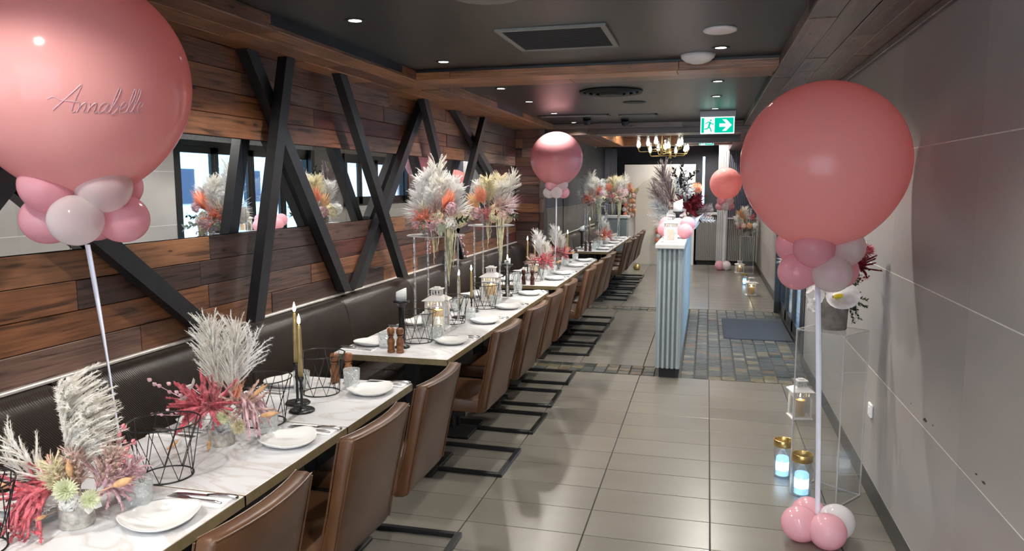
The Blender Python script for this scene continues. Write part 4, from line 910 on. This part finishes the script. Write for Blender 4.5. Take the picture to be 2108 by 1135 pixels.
for i in range(9):
    p = Vector((.03*(i/8)**2+R_.gauss(0,.008), R_.gauss(0,.008), .05+.12*i/8)); mb.lathe([(.0005,-.006), (.005,-.003), (.006,.001), (.003,.006), (.0005,.008)], 6, tuple(p))
reg('berry_sprig', mb, True)
mb = MB()       # white lily spathe
for i in range(1): pass
vs = []; n_ = 18
for j in range(6):
    for k in range(n_): a = 2*PI*k/n_; r = (.006,.012,.022,.036,.048,.052)[j]; z = (0,.02,.04,.055,.062,.06)[j]+(.018*math.cos(a)*j/5); vs.append((r*math.cos(a)*1.25, r*math.sin(a), z))
mb.add(vs, [(j*n_+k, j*n_+(k+1)%n_, (j+1)*n_+(k+1)%n_, (j+1)*n_+k) for j in range(5) for k in range(n_)]); reg('spathe', mb, True)
reg('spadix', MB().lathe([(.001,.01), (.011,.012), (.013,.04), (.010,.062), (.001,.068)], 12), True)
PN = dict(plume_side='pampas_plume', plume='pampas_plume', plume_tall='pampas_plume', plume_thin='grass_plume', amaranth='amaranth', amaranth_droop='amaranth', bunny_tail='bunny_tail', mum='chrysanthemum', hydrangea='hydrangea', needles='spiky_bloom', palm_spear='palm_spear', discs='petal_disc', orchid='orchid', hanging='hanging_amaranth', hanging_thin='hanging_amaranth', leafy='leaf_sprig', small_leafy='leaf_sprig', long_leaf='leaf_sprig', feather='feather_grass', berry_sprig='berry_sprig', spathe='lily', spadix='spadix')
def bloom(parent, key, mat, pos, az=0, el=90, sc=1.0, roll=None):
    """az: degrees round Z from +X, el: degrees above the horizontal"""
    a, e = math.radians(az), math.radians(el); d = Vector((math.cos(a)*math.cos(e), math.sin(a)*math.cos(e), math.sin(e)))
    q = d.to_track_quat('Z', 'Y').to_matrix().to_4x4(); r = R_.uniform(0, 2*PI) if roll is None else math.radians(roll)
    return obj(PN[key], FM[key], parent, M=Matrix.Translation(pos) @ q @ Matrix.Rotation(r, 4, 'Z') @ Matrix.Scale(sc, 4), mat=mat)
def vase(parent, r, h, mat='concrete', taper=1.0):
    MB().lathe([(.001,0), (r*taper*.97,0), (r*taper,.004), (r,h-.004), (r*.98,h), (r*.9,h), (r*.88,h-.012), (.001,h-.012)], 32).build('vase', mat, parent, smooth=True)
def up(parent, key, mat, sc, pos, lean_az=0, lean_el=90, face_az=0):
    """upright plume whose one-sided droop faces face_az"""
    a, e = math.radians(lean_az), math.radians(lean_el); d = Vector((math.cos(a)*math.cos(e), math.sin(a)*math.cos(e), math.sin(e)))
    f = Vector((math.cos(math.radians(face_az)), math.sin(math.radians(face_az)), 0)); x = (f-d*f.dot(d)).normalized(); y = d.cross(x)
    M = Matrix(((x.x,y.x,d.x,pos[0]), (x.y,y.y,d.y,pos[1]), (x.z,y.z,d.z,pos[2]), (0,0,0,1))) @ Matrix.Scale(sc, 4)
    return obj(PN[key], FM[key], parent, M=M, mat=mat)
# image-left is about az 195, image-right az 15, towards the camera az 285
# --- first vase
t = thing('flower_arrangement', 'nearest concrete vase of white pampas and crimson amaranth', 'flowers', (-1.705,1.625,.75)); vase(t, .046, .085)
up(t, 'plume_side', 'ivory', 1.12, (-.015,.01,.07), 195, 86, 15); up(t, 'plume_side', 'ivory', .95, (-.005,.02,.07), 15, 86, 15)
up(t, 'plume_thin', 'ivory', .95, (-.03,0,.07), 195, 48, 195); up(t, 'plume_thin', 'ivory', .88, (-.03,.02,.06), 190, 28, 195)
up(t, 'plume', 'blush', .60, (.03,.02,.06), 15, 62, 15); up(t, 'plume', 'blush', .52, (.01,.01,.07), 300, 75, 15); up(t, 'plume', 'soft_pink', .55, (.02,.04,.05), 20, 40, 15); up(t, 'plume', 'cream_petal', .5, (.0,-.01,.07), 270, 65, 270)
bloom(t, 'amaranth', 'coral_red', (-.045,-.02,.08), 215, 30, 1.0); up(t, 'amaranth_droop', 'coral_red', 1.0, (-.05,-.02,.09), 205, 80, 205); up(t, 'amaranth_droop', 'coral_red', .9, (-.04,-.03,.09), 250, 75, 240); bloom(t, 'amaranth', 'coral_red', (-.04,.02,.10), 195, 45, .8)
bloom(t, 'amaranth', 'soft_pink', (.05,.03,.10), 25, 30, .8); bloom(t, 'berry_sprig', 'rose', (.06,.03,.11), 20, 45, 1.0); bloom(t, 'berry_sprig', 'rose', (.05,.05,.12), 30, 60, 1.0)
bloom(t, 'mum', 'pale_green', (.025,-.045,.115), 300, 35, 1.0); bloom(t, 'mum', 'pale_green', (.06,-.02,.09), 330, 15, .85); bloom(t, 'mum', 'moss', (-.005,-.04,.13), 270, 50, .8)
bloom(t, 'bunny_tail', 'tan', (.01,-.02,.07), 330, 70, .8); bloom(t, 'bunny_tail', 'tan', (.04,-.02,.09), 5, 20, 1.0); bloom(t, 'bunny_tail', 'tan', (-.05,-.03,.10), 205, 10, .95); bloom(t, 'bunny_tail', 'blush', (-.01,-.02,.08), 260, 70, .75); bloom(t, 'bunny_tail', 'tan', (-.01,-.04,.06), 280, 15, .5)
bloom(t, 'hydrangea', 'bright_white', (.01,-.01,.085), 285, 5, .6); bloom(t, 'hydrangea', 'bright_white', (-.03,-.005,.085), 235, 5, .6); bloom(t, 'orchid', 'white_petal', (.045,-.01,.08), 330, 10, .8); bloom(t, 'small_leafy', 'white_petal', (-.03,-.03,.07), 230, -22, .75); bloom(t, 'small_leafy', 'bright_white', (-.045,.0,.07), 205, -15, .7)
# --- second vase
t = thing('flower_arrangement', 'second concrete vase of white pampas and coral amaranth', 'flowers', (-1.725,2.305,.75)); vase(t, .047, .08)
up(t, 'plume_tall', 'ivory', .95, (.0,.01,.08), 195, 86, 15); up(t, 'plume_tall', 'ivory', .92, (.015,.02,.08), 15, 82, 15); up(t, 'plume_thin', 'white_petal', 1.2, (.0,.02,.12), 195, 80, 195); up(t, 'plume_thin', 'white_petal', 1.15, (.01,.02,.12), 15, 66, 15)
bloom(t, 'amaranth', 'coral_red', (-.02,-.03,.13), 260, 50, 1.05); bloom(t, 'amaranth', 'coral_red', (-.045,.0,.13), 200, 35, 1.0); bloom(t, 'amaranth', 'rose', (.0,-.03,.14), 300, 50, .9); up(t, 'amaranth_droop', 'soft_pink', .95, (.05,.03,.15), 20, 80, 15); bloom(t, 'amaranth', 'blush', (.05,.01,.12), 20, 35, .95)
bloom(t, 'palm_spear', 'peach', (.03,-.01,.12), 20, 62, .65); bloom(t, 'orchid', 'white_petal', (-.085,.0,.15), 200, 30, 1.1); bloom(t, 'orchid', 'white_petal', (-.07,-.02,.19), 210, 45, .9); bloom(t, 'berry_sprig', 'soft_pink', (-.06,-.01,.12), 200, 38, 1.3); bloom(t, 'berry_sprig', 'soft_pink', (-.06,-.02,.10), 205, 15, 1.0)
bloom(t, 'mum', 'pale_green', (.04,-.04,.11), 310, 30, .9); bloom(t, 'mum', 'moss', (.075,-.03,.08), 340, 10, .9); bloom(t, 'hydrangea', 'bright_white', (.03,-.02,.095), 320, 5, .55); bloom(t, 'hydrangea', 'bright_white', (-.03,-.01,.095), 220, 0, .7)
bloom(t, 'bunny_tail', 'tan', (.06,-.02,.10), 5, 5, .95); bloom(t, 'bunny_tail', 'tan', (.05,-.01,.13), 15, 30, .85); bloom(t, 'bunny_tail', 'tan', (.0,-.05,.10), 285, -50, .6); bloom(t, 'bunny_tail', 'tan', (-.08,-.03,.08), 235, -35, .7)
bloom(t, 'discs', 'silver_petal', (.025,-.03,.09), 300, 10, .75); bloom(t, 'discs', 'silver_petal', (.02,-.03,.09), 290, 30, .6)
# --- centrepieces further down
def centre(x, y, label, pot=True, sc=1.0, red='coral_red'):
    t = thing('flower_arrangement', label, 'flowers', (x,y,.75)); t.scale = (sc,)*3; vase(t, .046, .08)
    up(t, 'plume_tall', 'white_petal', .95, (-.01,.0,.08), 195, 85, 15); up(t, 'plume', 'ivory', .85, (.01,.02,.08), 60, 80, 15)
    bloom(t, 'amaranth', red, (.0,-.03,.12), 290, 45, 1.05); bloom(t, 'amaranth', 'rose', (.04,.0,.12), 20, 35, .95); bloom(t, 'amaranth', 'blush', (-.05,.0,.12), 195, 35, .9)
    bloom(t, 'palm_spear', 'peach', (.04,0,.12), 15, 45, .6); bloom(t, 'palm_spear', 'blush', (-.04,0,.12), 195, 50, .6); bloom(t, 'hydrangea', 'bright_white', (.04,-.03,.07), 320, 5, .75); bloom(t, 'hydrangea', 'cream_petal', (-.04,-.03,.07), 240, 5, .7); bloom(t, 'discs', 'silver_petal', (.01,-.03,.08), 290, 15, .6); bloom(t, 'bunny_tail', 'tan', (.05,0,.1), 20, 15, .9); bloom(t, 'mum', 'pale_green', (.0,-.05,.1), 285, 25, .8)
    return t
centre(-1.70, 7.72, 'coral centrepiece with a white plume near the start of the third run', red='coral_red'); centre(-1.72, 8.72, 'coral centrepiece with a white plume behind the mauve balloon ribbon', red='rose'); centre(-1.62, 12.05, 'coral-pink centrepiece on the far table run', red='coral')
# --- tall stand arrangements
def tall(x, y, z, label, pal=0, sc=1.0):
    t = thing('flower_arrangement', label, 'flowers', (x,y,z)); t.scale = (sc,)*3
    vase(t, .07, .07, 'dark_pot')
    Z = .10
    if pal == 0:
        for az, el, k, m_, s in ((200,72,'plume','bright_white',1.05), (170,80,'plume','white_petal',1.15), (20,76,'plume','bright_white',1.0), (120,84,'plume_tall','ivory',1.05), (225,55,'plume','bright_white',.85), (350,62,'plume','white_petal',.9), (270,66,'plume','bright_white',.8), (300,85,'plume','ivory',1.0)): up(t, k, m_, s, (.03*math.cos(math.radians(az)), .03*math.sin(math.radians(az)), Z), az, el, az)
        for az, el, m_, s in ((195,30,'white_petal',1.0), (200,5,'ivory',1.1), (235,5,'soft_pink',1.0), (20,35,'ivory',1.0), (275,70,'blush',.8), (235,40,'bright_white',1.0)): bloom(t, 'needles', m_, (.09*math.cos(math.radians(az)), .09*math.sin(math.radians(az)), Z+.06), az, el, s)
        bloom(t, 'palm_spear', 'coral', (.04,-.09,Z+.04), 330, 55, 1.0, 20); bloom(t, 'palm_spear', 'coral', (.05,-.08,Z+.02), 345, 62, .95, 60); bloom(t, 'palm_spear', 'moss', (-.06,-.09,Z), 260, 60, .7, 10)
        bloom(t, 'amaranth', 'coral', (-.05,-.13,Z), 260, 25, .85); bloom(t, 'amaranth', 'soft_pink', (.0,-.14,Z-.04), 280, 0, .8); bloom(t, 'hydrangea', 'soft_pink', (.10,-.10,Z+.08), 320, 20, .9)
        for az, z, m_ in ((215,.02,'soft_pink'), (250,-.01,'sage'), (285,.0,'blush'), (320,.01,'ivory'), (350,.03,'cream_petal'), (30,.03,'blush'), (180,.03,'bright_white'), (120,.05,'cream_petal'), (70,.04,'blush')): bloom(t, 'hydrangea', m_, (.10*math.cos(math.radians(az)), .10*math.sin(math.radians(az)), Z+z-.03), az, 8, 1.05)
        bloom(t, 'leafy', 'sage', (.04,-.12,Z-.03), 300, 5, 1.0); bloom(t, 'leafy', 'dark_leaf', (.09,-.06,Z), 330, 5, .8); bloom(t, 'berry_sprig', 'soft_pink', (-.02,-.13,Z-.06), 270, -70, .9); bloom(t, 'berry_sprig', 'soft_pink', (.14,-.06,Z-.05), 350, -60, 1.2)
    else:
        for az, el, k, m_, s in ((40,80,'plume','cream_petal',1.05), (15,62,'plume_tall','ivory',.95), (190,75,'plume','bright_white',.9), (270,80,'plume','cream_petal',1.0), (340,72,'plume','ivory',.9)): up(t, k, m_, s, (.04*math.cos(math.radians(az)), .04*math.sin(math.radians(az)), Z), az, el, az)
        for az, el, m_, s in ((15,30,'soft_pink',1.15), (350,15,'ivory',1.0), (20,55,'white_petal',1.05), (320,45,'blush',.9)): bloom(t, 'needles', m_, (.09*math.cos(math.radians(az)), .09*math.sin(math.radians(az)), Z+.05), az, el, s)
        bloom(t, 'palm_spear', 'coral', (-.02,-.09,Z+.05), 250, 55, .95, 30); bloom(t, 'palm_spear', 'tan', (-.05,-.08,Z+.02), 220, 45, .9, 60); bloom(t, 'amaranth', 'rose', (.0,-.13,Z-.01), 280, 15, .8); bloom(t, 'amaranth', 'soft_pink', (.12,-.03,Z+.03), 350, 25, .8)
        for az, z, m_ in ((200,.02,'cream_petal'), (235,.03,'soft_pink'), (265,-.01,'mauve'), (295,.0,'moss'), (325,.0,'blush'), (350,-.01,'cream_petal'), (20,.02,'bright_white'), (170,.05,'bright_white'), (90,.05,'cream_petal')): bloom(t, 'hydrangea', m_, (.10*math.cos(math.radians(az)), .10*math.sin(math.radians(az)), Z+z-.03), az, 8, 1.05)
        bloom(t, 'leafy', 'dark_leaf', (.11,-.05,Z), 350, 0, .8); bloom(t, 'orchid', 'soft_pink', (.17,-.03,Z-.03), 10, 0, .9); bloom(t, 'berry_sprig', 'mauve', (-.06,-.12,Z), 250, 10, 1.2); bloom(t, 'berry_sprig', 'maroon', (.06,-.13,Z-.02), 300, 10, 1.1)
    bloom(t, 'hanging', 'moss', (.115,-.115,Z-.03), 0, 90, .82); bloom(t, 'hanging_thin', 'moss', (.02,-.15,Z-.03), 0, 90, 1.0)
    return t
tall(-1.69, 4.57, 1.38, 'big white and coral pampas arrangement on the nearer tall stand', 0, .92); tall(-1.725, 5.88, 1.38, 'cream and pink arrangement on the second tall stand', 1, .95); tall(-1.735, 11.6, 1.38, 'cream arrangement on the third stand over the far tables', 0, 1.0); tall(-1.60, 13.0, 1.38, 'blush arrangement on the fourth stand near the backdrop', 1, 1.1)
# --- partition arrangement
t = thing('flower_arrangement', 'dark silver, maroon and peach arrangement on the partition', 'flowers', (-.29,8.35,1.195)); t.scale = (1.2,1.2,1.2); vase(t, .07, .12, 'dark_pot')
for az, el, k, m_, s in ((190,72,'plume_tall','mauve',1.3), (195,52,'plume_tall','mauve',1.0), (200,35,'plume','silver_petal',.9), (185,62,'feather','blush',1.1), (200,20,'feather','silver_petal',.8), (20,15,'feather','blush',.8), (15,35,'plume','mauve',.7), (100,80,'feather','silver_leaf',1.2)): up(t, k, m_, s, (.02*math.cos(math.radians(az)), 0, .1), az, el, az)
bloom(t, 'long_leaf', 'black_leaf', (.0,0,.38), 350, 65, 1.1); bloom(t, 'leafy', 'black_leaf', (.01,-.02,.40), 10, 80, 1.1); bloom(t, 'leafy', 'silver_leaf', (.01,-.02,.30), 20, 80, 1.2); bloom(t, 'leafy', 'silver_leaf', (.0,0,.22), 330, 75, 1.2)
bloom(t, 'amaranth', 'maroon', (.05,-.05,.22), 330, 50, 1.2); bloom(t, 'amaranth', 'maroon', (.07,-.05,.17), 350, 40, 1.1); bloom(t, 'amaranth', 'maroon', (.04,-.06,.18), 300, 40, 1.2); bloom(t, 'mum', 'peach', (.115,-.06,.36), 320, 40, 1.7); bloom(t, 'orchid', 'white_petal', (.0,-.08,.16), 290, 20, 1.3); bloom(t, 'spathe', 'white_petal', (.09,-.08,.13), 340, -20, 1.5); bloom(t, 'spathe', 'white_petal', (-.03,-.08,.10), 250, 10, 1.2); bloom(t, 'hydrangea', 'bright_white', (-.12,-.03,.12), 210, 10, .9); bloom(t, 'hydrangea', 'sage', (.05,-.08,.08), 300, 0, .8)
for x, z, az, el, m_, k, s in ((.02,.34,20,75,'black_leaf','leafy',1.0), (.04,.42,340,60,'black_leaf','leafy',.9), (-.02,.40,200,70,'black_leaf','leafy',.9), (.0,.28,250,60,'silver_leaf','leafy',1.1), (.05,.26,310,60,'silver_leaf','leafy',1.1), (.03,.20,280,50,'silver_leaf','leafy',1.2), (.10,.14,350,25,'mauve','plume',.6), (.08,.10,330,10,'silver_petal','feather',.7), (-.10,.10,215,25,'silver_petal','needles',1.0), (-.06,.14,240,30,'white_petal','hydrangea',.8), (.11,.27,330,40,'maroon','amaranth',.9), (.0,.12,270,20,'blush','hydrangea',.8)): bloom(t, k, m_, (x,-.04,z), az, el, s)
# --- pot on the near plinth
t = thing('flower_arrangement', 'brown pot of red blooms, dark leaves and a white lily on the plinth', 'flowers', (.672,4.26,.93)); vase(t, .078, .185, 'dark_pot', .92)
for k in range(12): bloom(t, 'small_leafy', 'dark_leaf', (R_.uniform(0,.07), R_.uniform(-.07,.04), .19), R_.uniform(-90,20), R_.uniform(-60,60), .75)
bloom(t, 'small_leafy', 'dark_leaf', (.06,-.03,.18), 330, -70, .9); bloom(t, 'small_leafy', 'dark_leaf', (.07,0,.18), 340, -65, .9)
bloom(t, 'mum', 'coral_red', (.10,-.02,.40), 340, 30, 1.5); bloom(t, 'amaranth', 'maroon', (.08,-.02,.33), 350, 40, .9); bloom(t, 'feather', 'rose', (.02,0,.26), 345, 14, .42); bloom(t, 'berry_sprig', 'maroon', (.04,0,.25), 340, 12, .8); bloom(t, 'long_leaf', 'black_leaf', (.05,0,.46), 340, 60, .6); bloom(t, 'leafy', 'black_leaf', (.03,0,.46), 345, 40, .6); bloom(t, 'leafy', 'sage', (.03,0,.40), 330, 40, .7); bloom(t, 'orchid', 'white_petal', (.10,-.02,.43), 330, 20, .9); bloom(t, 'orchid', 'white_petal', (.08,-.02,.50), 330, 30, .8); bloom(t, 'needles', 'white_petal', (-.22,.02,.36), 195, 10, .5); bloom(t, 'feather', 'blush', (-.04,0,.2), 190, 40, .7); bloom(t, 'plume', 'mauve', (0,0,.2), 90, 80, .8)
bloom(t, 'spathe', 'white_petal', (-.02,-.09,.185), 300, 12, 1.35, 0); bloom(t, 'spadix', 'yellow', (-.015,-.095,.185), 300, 15, 1.0); bloom(t, 'discs', 'white_petal', (-.085,-.05,.185), 215, 10, .9); bloom(t, 'discs', 'white_petal', (-.10,-.05,.13), 230, -25, .6)
# --- far plinth
t = thing('flower_arrangement', 'dried grass and red flower pot on the distant plinth', 'flowers', (.76,15.0,.72)); vase(t, .09, .2, 'dark_pot')
for az, el, m_, s in ((195,60,'tan',1.1), (185,80,'ivory',1.2), (200,40,'ivory',1.0), (210,20,'ivory',.8)): up(t, 'plume', m_, s, (0,0,.18), az, el, az)
for az, m_ in ((200,'cream_petal'), (240,'blush'), (280,'tan'), (320,'bright_white')): bloom(t, 'hydrangea', m_, (.1*math.cos(math.radians(az)), .1*math.sin(math.radians(az)), .2), az, 5, 1.2)
bloom(t, 'needles', 'silver_petal', (.08,-.03,.2), 320, 20, .9); bloom(t, 'needles', 'silver_petal', (.06,-.05,.15), 300, -10, .9); bloom(t, 'amaranth', 'coral_red', (.06,-.05,.32), 330, 60, .9); bloom(t, 'amaranth', 'rose', (-.12,-.05,.2), 220, -20, .8); bloom(t, 'feather', 'white_petal', (.02,0,.25), 10, 75, .8)
# --- backdrop florals
for x, z0, z1, lb in ((-1.63,1.08,1.62,'coral and cream flower garland on the left edge of the backdrop'), (-.93,.52,.86,'small dried flower garland low on the backdrop')):
    t = thing('flower_garland', lb, 'flowers', (x,16.17,z0)); MB().tube([(0,0,0), (.01,0,(z1-z0)*.5), (-.01,0,z1-z0)], .012, 6).build('stem', 'dark_pot', t)
    k = 0; z = 0
    while z < z1-z0:
        for dx in (-.09, .03, .10): bloom(t, 'hydrangea', ('coral','cream_petal','blush','bright_white','peach','tan')[k % 6], (dx*R_.uniform(.6,1.1), -.02, z+R_.uniform(-.03,.03)), 270, 0, 1.1); k += 1
        z += .10
    bloom(t, 'needles', 'peach', (0,-.04,(z1-z0)), 270, 70, 1.0); bloom(t, 'plume', 'cream_petal', (.05,-.04,(z1-z0)*.8), 10, 40, .6); bloom(t, 'needles', 'cream_petal', (-.05,-.04,(z1-z0)*.7), 190, 20, .8); bloom(t, 'small_leafy', 'dark_leaf', (0,-.04,.0), 280, -70, 1.0)
# ------------------------------------------------------------------ balloons
def brad(cz): return 1+.09*max(0, -cz)**5          # teardrop towards the neck
def balloon_mesh(n=48, m=32, name='balloon'):
    vs = []; fs = []
    for j in range(1, m):
        th = PI*j/m; cz = math.cos(th); r = brad(cz)
        for i in range(n): a = 2*PI*i/n; vs.append((r*math.sin(th)*math.cos(a), r*math.sin(th)*math.sin(a), r*cz))
    top = len(vs); vs += [(0,0,1), (0,0,-brad(-1))]
    for j in range(m-2): fs += [(j*n+i, j*n+n+i, j*n+n+(i+1)%n, j*n+(i+1)%n) for i in range(n)]
    fs += [(top, i, (i+1)%n) for i in range(n)]+[(top+1, (m-2)*n+(i+1)%n, (m-2)*n+i) for i in range(n)]
    return MB().add(vs, fs).mesh(name, 'latex_coral', True)
BIG = balloon_mesh(72, 48); SMALL = balloon_mesh(32, 22, 'small_balloon')
def small(parent, pos, r, mat, axis=None, nm='small_balloon'):
    d = Vector(axis if axis else (0,0,1)).normalized(); q = d.to_track_quat('Z', 'Y').to_matrix().to_4x4()
    return obj(nm, SMALL, parent, M=Matrix.Translation(pos) @ q @ Matrix.Diagonal((r, r, r*1.06, 1)), mat=mat)
GLY = dict(A=[[(-.9,.9),(-.5,1.15),(0,.95),(.6,.9),(1.5,.85)], [(-.2,0),(.3,.8),(.8,1.6),(1.25,2.3),(1.2,1.4),(1.15,.6),(1.25,0),(1.5,.1)]],
 n=[[(0,.8),(.1,.4),(.05,0),(.15,.5),(.4,.85),(.52,.6),(.52,.05),(.75,.15)]], a=[[(.6,.8),(.3,.9),(.05,.5),(.15,.05),(.45,.25),(.62,.85),(.6,.1),(.85,.15)]],
 b=[[(0,.1),(.3,1.2),(.38,2.0),(.22,2.1),(.1,1.2),(.1,.1),(.4,0),(.6,.5),(.4,.85),(.3,.6),(.75,.6)]], e=[[(0,.3),(.4,.6),(.4,.9),(.15,.88),(.05,.4),(.25,0),(.65,.2)]], l=[[(0,.1),(.35,1.3),(.37,2.0),(.22,2.0),(.12,1.0),(.2,.05),(.5,.15)]])
def lettering(parent, r, dirv, size, tilt, mat, thick):
    """script word wrapped onto the balloon round the direction dirv"""
    n = Vector(dirv).normalized(); right = Vector((0,0,1)).cross(n).normalized(); upv = n.cross(right); ca, sa = math.cos(tilt), math.sin(tilt); mb = MB(); x = 0
    word = [('A',1.55), ('n',.75), ('n',.75), ('a',.85), ('b',.75), ('e',.6), ('l',.48), ('l',.48), ('e',.6)]; tot = sum(w for _, w in word)
    for g, w in word:
        for st in GLY[g]:
            fine = []
            for i in range(len(st)-1):
                p0, p1, p2, p3 = st[max(i-1,0)], st[i], st[i+1], st[min(i+2,len(st)-1)]
                for s in range(4):
                    u = s/4; fine.append(tuple(.5*((2*p1[k])+(-p0[k]+p2[k])*u+(2*p0[k]-5*p1[k]+4*p2[k]-p3[k])*u*u+(-p0[k]+3*p1[k]-3*p2[k]+p3[k])*u**3) for k in (0,1)))
            fine.append(st[-1]); pts = []
            for px, py in fine:
                X = (x+px+.35*py-tot/2)*size; Y = (py-.7)*size; X, Y = X*ca-Y*sa, X*sa+Y*ca
                d = (n + right*(X/r) + upv*(Y/r)).normalized(); pts.append(d*r*brad(d.z)*1.0015)
            mb.tube(pts, thick, 4)
        x += w
    return mb.build('lettering', mat, parent)
plain('silver_ink', (.46,.30,.34), .4, var=.03)
def balloon_set(name_label, base, centre, r, mat, collar, ribbon_w, weight, text=None):
    bx, by, bz = base; cx, cy, cz = centre; t = thing('balloon_column', name_label, 'balloon', base, group='giant balloons on ribbons')
    c = Vector((cx-bx, cy-by, cz-bz))
    big = obj('giant_balloon', BIG, t, M=Matrix.Translation(c) @ Matrix.Scale(r, 4), mat=mat)
    neck = c-Vector((0,0,r*1.08))
    if text:
        o = lettering(t, r, *text); o.parent = big; o.matrix_local = Matrix.Scale(1/r, 4)
    sr = collar['r']
    for k, m_ in enumerate(collar['mats']):
        tier = k // 4; a = math.radians(collar['a']+90*(k % 4)+45*tier); rr = sr*(1.02 if tier == 0 else .98)
        p = neck+Vector((math.cos(a)*sr*collar.get('sp', 1.18), math.sin(a)*sr*collar.get('sp', 1.18), collar.get('dz', 0)-tier*sr*1.28-sr*.12)); ax = (Vector((math.cos(a), math.sin(a), .25 if tier == 0 else -.25)))
        small(t, p, rr, m_, ax)
    foot = Vector((0,0,.0)); bot = neck-Vector((0,0,sr*1.9)); n = 14; vs = []; fs = []
    for i in range(n+1):
        q = i/n; p = foot.lerp(bot, q)+Vector((math.sin(q*3)*.006,0,0)); a = .35+.25*math.sin(q*5); w = ribbon_w/2; vs += [p+Vector((math.cos(a)*w,-math.sin(a)*w,0)), p-Vector((math.cos(a)*w,-math.sin(a)*w,0))]
    o = MB().add(vs, [(2*i,2*i+1,2*i+3,2*i+2) for i in range(n)]).build('ribbon', 'ribbon', t, smooth=True); md = o.modifiers.new('thick', 'SOLIDIFY'); md.thickness = .003
    if weight:
        for k, m_ in enumerate(weight['mats']):
            a = math.radians(weight['a']+90*k); wr = weight['r']; small(t, (math.cos(a)*wr*1.05, math.sin(a)*wr*1.05, wr*1.0), wr, m_, (math.cos(a), math.sin(a), .35), 'weight_balloon')
    else: MB().lathe([(.001,0), (.03,0), (.032,.004), (.02,.02), (.001,.022)], 16).build('weight', 'white_metal', t, smooth=True)
    return t
P, Q, B_, H_ = 'latex_pink', 'latex_pearl', 'latex_baby', 'latex_white'
balloon_set('huge coral balloon with lettering and pink collar at the upper left', (-2.005,2.12,.75), (-2.02,2.05,2.048), .352, 'latex_coral', dict(r=.084, a=255, mats=[P,Q,P,P, Q,P,P,P], dz=.045, sp=1.32), .022, None, ((.782,-.548,-.30), .036, math.radians(2), 'silver_ink', .0013))
balloon_set('large coral balloon with pink collar before the grey wall', (.558,3.66,0), (.508,3.68,1.803), .366, 'latex_coral', dict(r=.088, a=250, mats=[P,Q,P,P, Q,P,P,P], dz=.02), .024, dict(r=.085, a=200, mats=[B_,B_,H_,B_]))
balloon_set('mauve balloon with lettering and pearl collar over the third table run', (-1.72,8.52,.75), (-1.713,8.56,2.017), .304, 'latex_rose', dict(r=.07, a=240, mats=[P,Q,P,Q, Q,P,Q,Q], dz=.03), .016, None, ((.561,-.737,-.376), .012, 0, 'silver_ink', .0012))
balloon_set('small coral balloon on ribbon in front of the ribbed column', (.335,15.45,0), (.34,15.45,1.735), .31, 'latex_coral', dict(r=.085, a=230, mats=[P,Q,P,P, Q,P,P,P]), .02, dict(r=.09, a=225, mats=[B_,H_,B_,B_]))
t = thing('balloon_cluster', 'cluster of baby pink balloons behind the partition lantern', 'balloon', (-.29,7.3,1.195))
for k, (x, y, z, m_) in enumerate(((-.10,.0,.085,B_), (.11,.02,.135,B_), (.09,-.05,.072,B_), (.02,.07,.12,H_), (-.09,.10,.13,B_))): small(t, (x,y,z), .072, m_, (x,-.3,z-.1), 'balloon')
